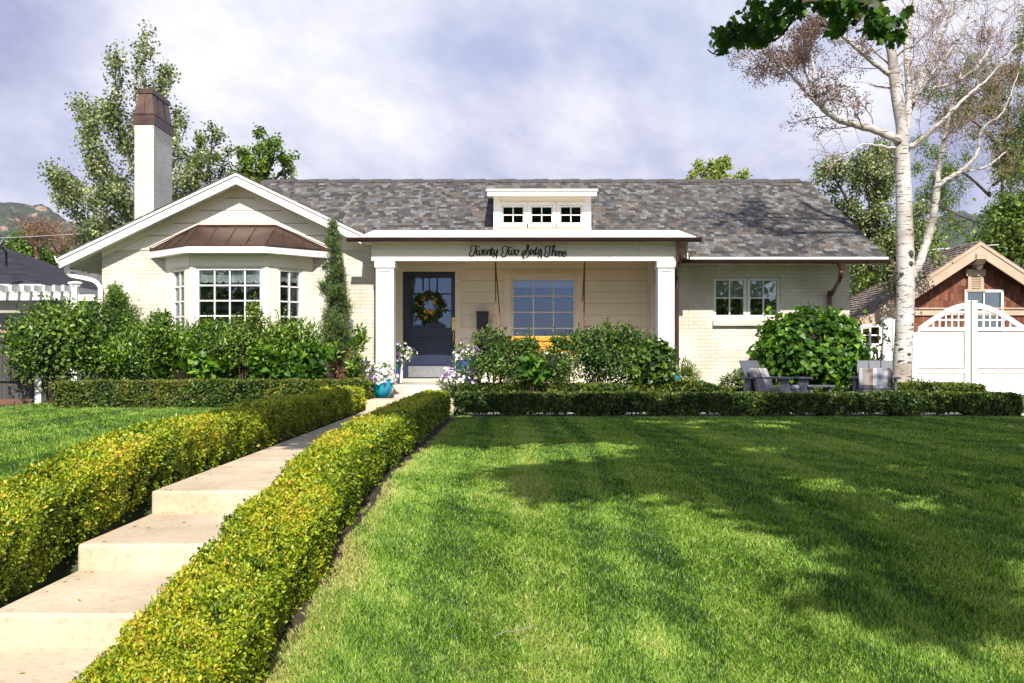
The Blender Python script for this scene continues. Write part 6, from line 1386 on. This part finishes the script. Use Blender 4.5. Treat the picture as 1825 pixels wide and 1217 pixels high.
def build_garage():
    Y = 27.0; zb = CH - .74; r = thing('garage', 'garage with brown cedar shingles and tan trimmed gable behind the white gate', 'garage', (13.1, Y, zb)); P = lambda mb, n, m, **k: mb.build(n, M[m] if isinstance(m, str) else m, r, **k)
    M['cedar'] = shingle_mat('cedar_shingle', [(.165, .058, .034), (.215, .08, .046), (.12, .043, .027), (.25, .10, .058), (.185, .07, .04)], .13, .20, wall=True, bump=.5, gap=(.05, .02, .012))
    M['shake'] = shingle_mat('wood_shake_roof', [(.20, .155, .125), (.27, .22, .18), (.14, .10, .085), (.24, .18, .14), (.32, .27, .23)], .16, .17, 0, bump=1.0, gap=(.03, .02, .016))
    M['tan'] = pm('tan_trim_paint', (.52, .39, .28), .6, (.44, .32, .23), 2.5, .15, 40)
    ax, az = XX(1745, Y - .4), ZZ(433, Y - .4); sl = .655; hw = ax - XX(1547, Y - .4); wx0, wx1 = ax - hw + .55, ax + hw - .55; ze = az - sl * hw
    YF = Y - .45
    mb = MB(); mb.prism([(wx0, zb), (wx1, zb), (wx1, az - sl*(wx1-ax) - .1), (ax, az - .1), (wx0, az - sl*(ax-wx0) - .1)], Y, 34); P(mb, 'wall', 'cedar')
    mb = MB(); Yb = 34.4
    # roof slopes with a flared foot
    for s in (-1, 1):
        prof = [(ax, az + .06), (ax + s*hw, ze + .06), (ax + s*(hw + .8), ze - .20)]
        for (x0, z0), (x1, z1) in zip(prof[:-1], prof[1:]):
            mb.slab([(x0, YF, z0), (x1, YF, z1), (x1, Yb, z1), (x0, Yb, z0)], .07)
    P(mb, 'roof', 'shake')
    # butt ends of the shakes, course by course on the visible slope
    mb = MB(); n = 22
    for i in range(n):
        t0, t1 = i / n, (i + 1) / n; x0, z0 = ax - hw*t0, az + .065 - sl*hw*t0; x1, z1 = ax - hw*t1, az + .065 - sl*hw*t1
        j = YF - .02
        while j < Yb:
            w = rnd.uniform(.12, .26); e = rnd.uniform(-.02, .03); mb.add([(x0, j, z0), (x1 - e, j, z1 + .035), (x1 - e, j + w - .015, z1 + .035), (x0, j + w - .015, z0), (x1 - e, j, z1 + .005), (x1 - e, j + w - .015, z1 + .005)], [(0, 1, 2, 3), (1, 4, 5, 2), (0, 4, 1), (3, 2, 5)]); j += w
    P(mb, 'roof_shakes', pm('weathered_shake', (.30, .245, .20), .9, (.15, .11, .09), 9, .5, 30, lo=.3, hi=.7))
    f = lambda x, d: az - sl*abs(x - ax) - d
    mb = MB()
    for s in (-1, 1):
        a, b = sorted((ax, ax + s*hw)); 
        for top, bot, y0, y1 in ((-.02, .07, YF - .05, YF + .06), (.075, .36, YF - .025, YF + .03)): mb.prism([(a, f(a, bot)), (b, f(b, bot)), (b, f(b, top)), (a, f(a, top))], y0, y1)
        c, d = ax + s*hw, ax + s*(hw + .8); zc, zd = ze, ze - .26; p = [(c + s*.004, zc - .34), (d, zd - .20), (d, zd + .02), (c + s*.004, zc + .02)]; mb.prism(p if s > 0 else p[::-1], YF - .02, YF + .03)
    P(mb, 'rake_board', 'tan')
    for bx, bz in ((ax, az - .30), (ax - hw + .62, ze + .10), (ax + hw - .62, ze + .10)):   # bracket ends
        mb = MB(); mb.box(bx - .13, bx + .13, YF + .032, Y - .002, bz - .26, bz); mb.hull([(bx - .13, YF - .10, bz - .14), (bx + .13, YF - .10, bz - .14), (bx + .13, YF + .0315, bz - .26), (bx - .13, YF + .0315, bz - .26)], [(bx - .13, YF - .10, bz), (bx + .13, YF - .10, bz), (bx + .13, YF + .0315, bz), (bx - .13, YF + .0315, bz)]); P(mb, 'bracket', 'tan')
    mb = MB(); mb.box(wx0 - .1, wx1 + .1, Y - .05, Y - .003, ZZ(562, Y), ZZ(551, Y)); mb.box(wx0 - .1, wx1 + .1, Y - .09, Y - .003, ZZ(551, Y) + .001, ZZ(548.5, Y)); P(mb, 'belt_trim', 'tan')
    mb = MB(); a, b, c, d = XX(1729, Y), XX(1745, Y), ZZ(514, Y), ZZ(492, Y)
    for i in range(7): z = c + (d - c) * i / 7; mb.add([(a, Y - .06, z), (b, Y - .06, z), (b, Y - .015, z + .04), (a, Y - .015, z + .04), (a, Y - .06, z + .012), (b, Y - .06, z + .012), (b, Y - .015, z + .052), (a, Y - .015, z + .052)], [(0, 1, 2, 3), (4, 5, 6, 7), (0, 1, 5, 4)])
    lv = P(mb, 'vent', 'tan'); mb = MB(); mb.box(a - .09, a, Y - .08, Y - .003, c - .02, d); mb.box(b, b + .09, Y - .08, Y - .003, c - .02, d); mb.box(a - .14, b + .14, Y - .09, Y - .003, d + .001, d + .18); mb.box(a - .14, b + .14, Y - .09, Y - .003, c - .09, c - .021); mb.build('frame', M['tan'], lv)
    mb = MB(); mb.box(a, b, Y - .012, Y - .004, c, d); mb.build('dark_opening', M['dark'], lv)
    window(r, XX(1752, Y), Y - .06, ZZ(585, Y), XX(1782, Y) - XX(1722, Y), ZZ(521, Y) - ZZ(585, Y), 2, 1, frame=.07, bar=.03, deep=.055, name='window')
    mb = MB(); x, z = XX(1739, Y), ZZ(473, Y); mb.tube([(x - .1, Y - .002, z - .05), (x - .1, Y - .14, z - .05)], .03, 8); mb.lathe([(.02, -.16), (.09, -.10), (.10, 0), (.05, .05)], (x, Y - .20, z + .02), 14); P(mb, 'security_lamp', pm('lamp_housing', (.55, .53, .5), .4), smooth=True)

def build_left():
    zb = CH - .74
    # dark board fence
    Y = 17.6; r = thing('board_fence', 'dark weathered board fence at the left edge of the lawn', 'fence', (XX(20, Y), Y, zb)); fm = pm('weathered_fence', (.045, .042, .048), .85, (.085, .075, .072), 6, .5, 30, stretch=(3, 3, .5))
    mb = MB(); x = XX(-40, Y)
    while x < XX(60, Y): mb.box(x, x + .138, Y, Y + .022, zb + .09, ZZ(596, Y) + rnd.uniform(-.012, .012)); x += .146
    mb.build('boards', fm, r)
    for a_, b_ in ((671.5, 679), (601, 608)): mb = MB(); mb.box(XX(-40, Y), XX(61, Y), Y - .045, Y - .002, ZZ(b_, Y), ZZ(a_, Y)); mb.build('rail', fm, r)
    mb = MB(); mb.box(XX(-40, Y), XX(61, Y), Y - .03, Y - .002, zb - .02, zb + .085); mb.build('kick_board', pm('rusty_board', (.20, .085, .05), .85, (.12, .06, .04), 5), r)
    mb = MB(); mb.box(XX(-40, Y), XX(36, Y), Y - .06, Y + .08, ZZ(595, Y) + .02, ZZ(590, Y) + .02); mb.build('cap', pm('tan_cap', (.42, .30, .19), .8), r)
    Y = 17.1; r = thing('fence_post', 'short square white post at the end of the dark fence', 'post', (XX(69, Y), Y, CH - .76)); mb = MB(); mb.box(XX(62, Y), XX(73, Y), Y, Y + .12, CH - .78, ZZ(672, Y)); mb.build('post', M['white'], r)
    mb = MB(); mb.hull([(XX(61, Y), Y - .01, ZZ(672, Y) + .001), (XX(74, Y), Y - .01, ZZ(672, Y) + .001), (XX(74, Y), Y + .13, ZZ(672, Y) + .001), (XX(61, Y), Y + .13, ZZ(672, Y) + .001)], [(XX(63.5, Y), Y + .02, ZZ(668, Y)), (XX(71.5, Y), Y + .02, ZZ(668, Y)), (XX(71.5, Y), Y + .1, ZZ(668, Y)), (XX(63.5, Y), Y + .1, ZZ(668, Y))]); mb.build('post_cap', M['white'], r)
    # pergola
    Y = 21.0; r = thing('pergola', 'white pergola with exposed rafters left of the house', 'pergola', (XX(60, Y), Y, zb)); q = lambda px: XX(px, Y); h = lambda py: ZZ(py, Y)
    mb = MB(); mb.box(q(-90), q(128), Y - .02, Y + .03, h(535), h(521.5)); mb.box(q(140), q(170), Y - .02, Y + .03, h(536), h(525)); mb.build('beam', M['white'], r)
    mb = MB(); mb.box(q(-90), q(128), Y + 1.5, Y + 1.55, h(519.5), h(509)); mb.build('beam', M['white'], r)
    for i, px in enumerate([-70, -48, -26, -6, 15, 36, 57, 75, 94, 112, 128]):
        mb = MB(); x = q(px); z0 = h(520.5); mb.prism([(x - .028, z0), (x + .028, z0), (x + .028, z0 + .12), (x - .028, z0 + .12)], Y - .42, Y + 1.9); mb.build('rafter', M['white'], r)
        mb = MB(); mb.box(x - .10, x + .10, Y + .035, Y + .075, h(520), h(509.5)); mb.build('blocking', M['white'], r)
    for px in (134, -80):
        mb = MB(); mb.box(q(px) - .075, q(px) + .075, Y - .09, Y + .06, zb, h(511)); p = mb.build('post', M['white'], r)
        mb = MB(); mb.lathe([(.10, 0), (.115, .02), (.115, .05), (.15, .06), (.15, .10), (.05, .115)], (q(px), Y - .015, h(511) + .001), 4); mb.build('post_cap', M['white'], r)
    # neighbour house, black roof
    Y = 25.5; r = thing('neighbour_house', 'neighbouring house with a black shingle roof behind the pergola', 'house', (XX(-40, Y), Y, zb)); M['blackroof'] = shingle_mat('black_shingle', [(.022, .022, .028), (.03, .03, .036), (.017, .017, .022), (.038, .038, .044)], .3, .14, .5, bump=.5, gap=(.008, .008, .01))
    e = lambda px, py, dy=0: W(px, py, Y + dy)
    A, B, C_, D = e(76, 506), e(-420, 506), W(-340, 395, Y + 4.2), W(-12, 437, Y + 4.2); D.z = C_.z = ZZ(433, Y + 4.2)
    mb = MB(); mb.add([A, B, C_, D, Vector((A.x, Y + 8.4, A.z)), Vector((B.x, Y + 8.4, B.z))], [(0, 1, 2, 3), (0, 3, 4), (3, 2, 5, 4), (1, 5, 2), (0, 4, 5, 1)]); mb.build('roof', M['blackroof'], r)
    mb = MB(); mb.box(B.x + .05, A.x - .02, Y - .03, Y + .02, A.z - .17, A.z - .003); mb.box(A.x - .05, A.x - .02, Y + .021, Y + 8.3, A.z - .17, A.z - .004); mb.build('fascia', M['white'], r)
    mb = MB(); mb.box(B.x + .5, A.x - .5, Y + .5, Y + 8, zb, A.z - .06); mb.build('wall', pm('grey_stucco', (.42, .38, .32), .85, (.36, .33, .28), 3), r)
    mb = MB(); mb.box(B.x + .5, XX(36, Y), Y + .44, Y + .498, CH + .35, ZZ(556, Y)); mb.build('shade_band', M['dark'], r)  # added dark strip standing in for the shaded wall below the eave
    # small grey roof further back and the dishes
    Y = 40.0; r = thing('neighbour_house', 'small grey roofed house far behind the pergola', 'house', (XX(110, Y), Y, zb)); mb = MB()
    e0, e1, rz, ez = XX(70, Y), XX(172, Y), ZZ(487, Y + 3), ZZ(507, Y); mb.add([(e0, Y, ez), (e1, Y, ez), (e1 - 1.2, Y + 3, rz), (e0 + .9, Y + 3, rz), (e0, Y + 6, ez), (e1, Y + 6, ez)], [(0, 1, 2, 3), (0, 3, 4), (1, 5, 2), (3, 2, 5, 4), (0, 4, 5, 1)])
    mb.add([(XX(104, Y+2), Y + 1.6, ZZ(487, Y)), (XX(150, Y+2), Y + 1.6, ZZ(487, Y)), (XX(128, Y+2), Y + 1.6, ZZ(472, Y)), (XX(128, Y+2), Y + 5, ZZ(472, Y))], [(0, 1, 2), (0, 2, 3), (1, 3, 2)])
    M['greyroof'] = shingle_mat('grey_shingle', [(.13, .12, .13), (.18, .165, .17), (.15, .13, .13), (.21, .19, .19)], .3, .14, .4); mb.build('roof', M['greyroof'], r); mb = MB(); mb.box(e0 + .4, e1 - .4, Y + .4, Y + 5.6, zb, ez - .01); mb.build('wall', pm('beige_stucco', (.5, .44, .36), .85), r)
    def dish(c, s, label, yaw):
        r = thing('satellite_dish', label, 'satellite dish', tuple(c)); Mx = Matrix.Translation(c) @ Matrix.Rotation(yaw, 4, 'Z') @ Matrix.Rotation(math.radians(62), 4, 'X')
        mb = MB(); mb.M = Mx; n = 20; rings = [(.02, 0), (.25, .012), (.45, .05), (.5, .07)]; vs = [(a*s*math.cos(6.2832*k/n), a*s*1.12*math.sin(6.2832*k/n), b*s*2) for a, b in rings for k in range(n)]; vs += [(x, y, z - .02) for x, y, z in vs]; m = len(rings)
        fs = [(o + i*n + k, o + i*n + (k+1) % n, o + (i+1)*n + (k+1) % n, o + (i+1)*n + k) for o in (0, m*n) for i in range(m-1) for k in range(n)] + [((m-1)*n + k, (m-1)*n + (k+1) % n, m*n + (m-1)*n + (k+1) % n, m*n + (m-1)*n + k) for k in range(n)]
        mb.add(vs, fs); mb.build('reflector', pm('dish_grey', (.20, .21, .24), .5), r, smooth=True)
        mb = MB(); mb.M = Mx; mb.tube([(0, -.52*s, .10*s), (0, -.35*s, .85*s)], .022*s*1.2, 6); mb.box(-.05*s, .05*s, -.42*s, -.30*s, .80*s, 1.0*s); mb.build('feed_arm', M['white'], r)
        mb = MB(); mb.tube([c + Vector((0, .08, -.02)), c + Vector((0, .25, -.25*s)), c + Vector((0, .25, -1.1*s))], .03, 6); mb.build('mast', M['black'], r)
    dish(W(2, 440, 24.6), .42, 'dark satellite dish on the black roof at the left edge', math.radians(-62)); dish(W(86, 494, 39.5), .36, 'small satellite dish on the distant grey roof', math.radians(-60))
    # service wires
    mb = MB(); mb.tube([W(-30, 425, 38), W(60, 421.5, 38), W(135, 417, 38), W(250, 405, 38)], .012, 4); tag(mb.build('utility_wire', pm('grey_wire', (.45, .45, .45), .6)), 'thin pale service wire crossing in front of the left hill', 'wire')
    mb = MB(); mb.tube([W(1560, 451, 30), W(1640, 446, 30), W(1700, 442, 30), W(1780, 436, 30)], .013, 4); tag(mb.build('utility_wire', M['white']), 'thin white service wire behind the birch trunk', 'wire')
    # house across the street, mirrored in the glass
    r = thing('street_house', 'low house with a dark hipped roof across the road mirrored in the windows', 'house', (-9, -26, 0)); mb = MB(); mb.box(-15, -3, -32, -26, 0, 2.7); mb.build('wall', pm('tan_wall', (.4, .34, .27), .8), r); mb = MB(); mb.add([(-15.6, -25.4, 2.7), (-2.4, -25.4, 2.7), (-5.5, -29, 4.6), (-12.5, -29, 4.6), (-15.6, -32.6, 2.7), (-2.4, -32.6, 2.7)], [(0, 1, 2, 3), (0, 3, 4), (1, 5, 2), (3, 2, 5, 4), (0, 4, 5, 1)]); mb.build('roof', M['greyroof'], r)
# ---------------------------------------------------------------- light, sky, camera
CLOUD = (1.1, 8.2, 3)
CSC = 1.5
HAZE = .00008
EXPOSURE = .6
SUN_STRENGTH, SKY_STRENGTH = 5.0, .098
def build_world():
    sc = bpy.context.scene; w = bpy.data.worlds.new('World'); sc.world = w; w.use_nodes = True; nt = w.node_tree; nt.nodes.clear()
    out = N(nt, 'ShaderNodeOutputWorld'); bg = N(nt, 'ShaderNodeBackground'); bg.inputs[1].default_value = SKY_STRENGTH; L(nt, bg.outputs[0], out.inputs[0])
    sky = N(nt, 'ShaderNodeTexSky'); sky.sky_type = 'NISHITA'; sky.sun_disc = False; sky.sun_elevation = math.asin(SUN.z); sky.sun_rotation = math.atan2(SUN.x, SUN.y); sky.air_density = 1.0; sky.dust_density = 1.2; sky.altitude = 1300
    # clouds on a flat layer overhead, seen in perspective
    tc = N(nt, 'ShaderNodeTexCoord'); sp = N(nt, 'ShaderNodeSeparateXYZ'); L(nt, tc.outputs['Generated'], sp.inputs[0])
    mz = N(nt, 'ShaderNodeMath', operation='MAXIMUM'); L(nt, sp.outputs[2], mz.inputs[0]); mz.inputs[1].default_value = 0.0
    az = N(nt, 'ShaderNodeMath', operation='ADD'); L(nt, mz.outputs[0], az.inputs[0]); az.inputs[1].default_value = .30
    dx = N(nt, 'ShaderNodeMath', operation='DIVIDE'); L(nt, sp.outputs[0], dx.inputs[0]); L(nt, az.outputs[0], dx.inputs[1])
    dy = N(nt, 'ShaderNodeMath', operation='DIVIDE'); L(nt, sp.outputs[1], dy.inputs[0]); L(nt, az.outputs[0], dy.inputs[1])
    cb = N(nt, 'ShaderNodeCombineXYZ'); L(nt, dx.outputs[0], cb.inputs[0]); L(nt, dy.outputs[0], cb.inputs[1])
    def noise(loc, scale, detail, rough, dist=0.0, st=(1, 1, 1), rot=0):
        mp = N(nt, 'ShaderNodeMapping'); mp.inputs['Location'].default_value = loc; mp.inputs['Scale'].default_value = st; mp.inputs['Rotation'].default_value = (0, 0, rot); L(nt, cb.outputs[0], mp.inputs[0])
        n = N(nt, 'ShaderNodeTexNoise'); n.inputs['Scale'].default_value = scale; n.inputs['Detail'].default_value = detail; n.inputs['Roughness'].default_value = rough; n.inputs['Distortion'].default_value = dist; L(nt, mp.outputs[0], n.inputs['Vector']); return n
    cov = noise((3.1, 1.7, 0), .85, 7, .55, .35, (1, .8, 1), .5); shade = noise(CLOUD, CSC, 12, .60, .2, (1.0, .62, 1), .15)
    def mrange(src, a, b, c, d):
        m = N(nt, 'ShaderNodeMapRange', interpolation_type='SMOOTHSTEP'); L(nt, src, m.inputs[0])
        for i, v in enumerate((a, b, c, d)): m.inputs[i + 1].default_value = v
        return m.outputs[0]
    def mul(a, b):
        m = N(nt, 'ShaderNodeMath', operation='MULTIPLY'); L(nt, a, m.inputs[0]); L(nt, b, m.inputs[1]); return m.outputs[0]
    mask = ramp(nt, [(.28, (.25, .25, .25)), (.46, (1, 1, 1))]); L(nt, cov.outputs[0], mask.inputs[0])
    col = ramp(nt, [(.36, (2.9, 3.1, 4.7)), (.46, (4.2, 4.35, 5.8)), (.53, (5.7, 5.7, 6.6)), (.64, (7.6, 7.5, 7.9))]); L(nt, shade.outputs[0], col.inputs[0])
    # broken cloud to the north, clear low in the south, unseen zenith dimmed to deepen shade
    high = mrange(sp.outputs[2], .38, .72, 1.0, .12); south = mrange(sp.outputs[1], -.45, .05, .2, 1.0)
    up = mrange(sp.outputs[2], .10, .22, 0.0, 1.0)
    sm = N(nt, 'ShaderNodeMath', operation='MAXIMUM'); L(nt, south, sm.inputs[0]); L(nt, up, sm.inputs[1])
    cm = mul(mul(mask.outputs[0], high), sm.outputs[0])
    porch_fill = mrange(sp.outputs[1], -.75, .1, 1.5, 1.0)                        # unseen southern cloud brightened to fill the shaded porch
    blue = N(nt, 'ShaderNodeMix', data_type='RGBA'); blue.inputs['Factor'].default_value = .35; L(nt, sky.outputs[0], blue.inputs[6]); blue.inputs[7].default_value = (2.5, 3.2, 5.6, 1)
    mx = N(nt, 'ShaderNodeMix', data_type='RGBA'); L(nt, cm, mx.inputs['Factor']); L(nt, blue.outputs[2], mx.inputs[6]); vm = N(nt, 'ShaderNodeVectorMath', operation='SCALE'); L(nt, col.outputs[0], vm.inputs[0]); L(nt, porch_fill, vm.inputs[3]); L(nt, vm.outputs[0], mx.inputs[7]); L(nt, mx.outputs[2], bg.inputs[0])
    s = bpy.data.lights.new('sun', 'SUN'); s.energy = SUN_STRENGTH; s.angle = math.radians(.53); s.color = (1.0, .945, .86)
    o = bpy.data.objects.new('sun', s); C.objects.link(o); o.rotation_euler = (-SUN).to_track_quat('-Z', 'Y').to_euler(); o.location = SUN * 60
def build_camera():
    sc = bpy.context.scene; c = bpy.data.cameras.new('camera'); o = bpy.data.objects.new('camera', c); C.objects.link(o)
    c.sensor_width = 36; c.lens = F / 1825 * 36; c.shift_y = (HY - 608.5) / 1825; c.clip_end = 20000; c.clip_start = .05
    o.location = (0, 0, CH); o.rotation_euler = (math.pi / 2, 0, 0); sc.camera = o
    sc.render.resolution_x, sc.render.resolution_y = 1024, 683
    v = sc.view_settings; sc.display_settings.display_device = 'sRGB'; v.view_transform = 'Standard'; v.look = 'None'; v.exposure = EXPOSURE; v.gamma = 1.0
    cy = sc.cycles; cy.max_bounces = 7; cy.diffuse_bounces = 4; cy.glossy_bounces = 3; cy.transparent_max_bounces = 10; cy.transmission_bounces = 4; cy.caustics_reflective = False; cy.caustics_refractive = False
    cy.use_denoising = True; cy.sample_clamp_indirect = 6

def build_haze():
    m, nt, out = nodes('haze'); v = N(nt, 'ShaderNodeVolumePrincipled'); v.inputs['Color'].default_value = (.82, .88, 1.0, 1); v.inputs['Density'].default_value = HAZE; L(nt, v.outputs[0], out.inputs['Volume'])
    mb = MB(); mb.box(-1650, 1650, -420, 3100, -6, 275); o = mb.build('haze', m); o['kind'] = 'stuff'; o['label'] = 'thin pale haze over the hills'
import time
def run():
    sc = bpy.context.scene; sc.render.engine = 'CYCLES'
    for f in (build_world, build_camera, build_setting, build_house, build_grass, build_hedges, build_shrubs, build_birch, build_maple, build_trees, build_props, build_haze):
        t = time.time(); f(); print('%-16s %.1f s' % (f.__name__, time.time() - t))
run()
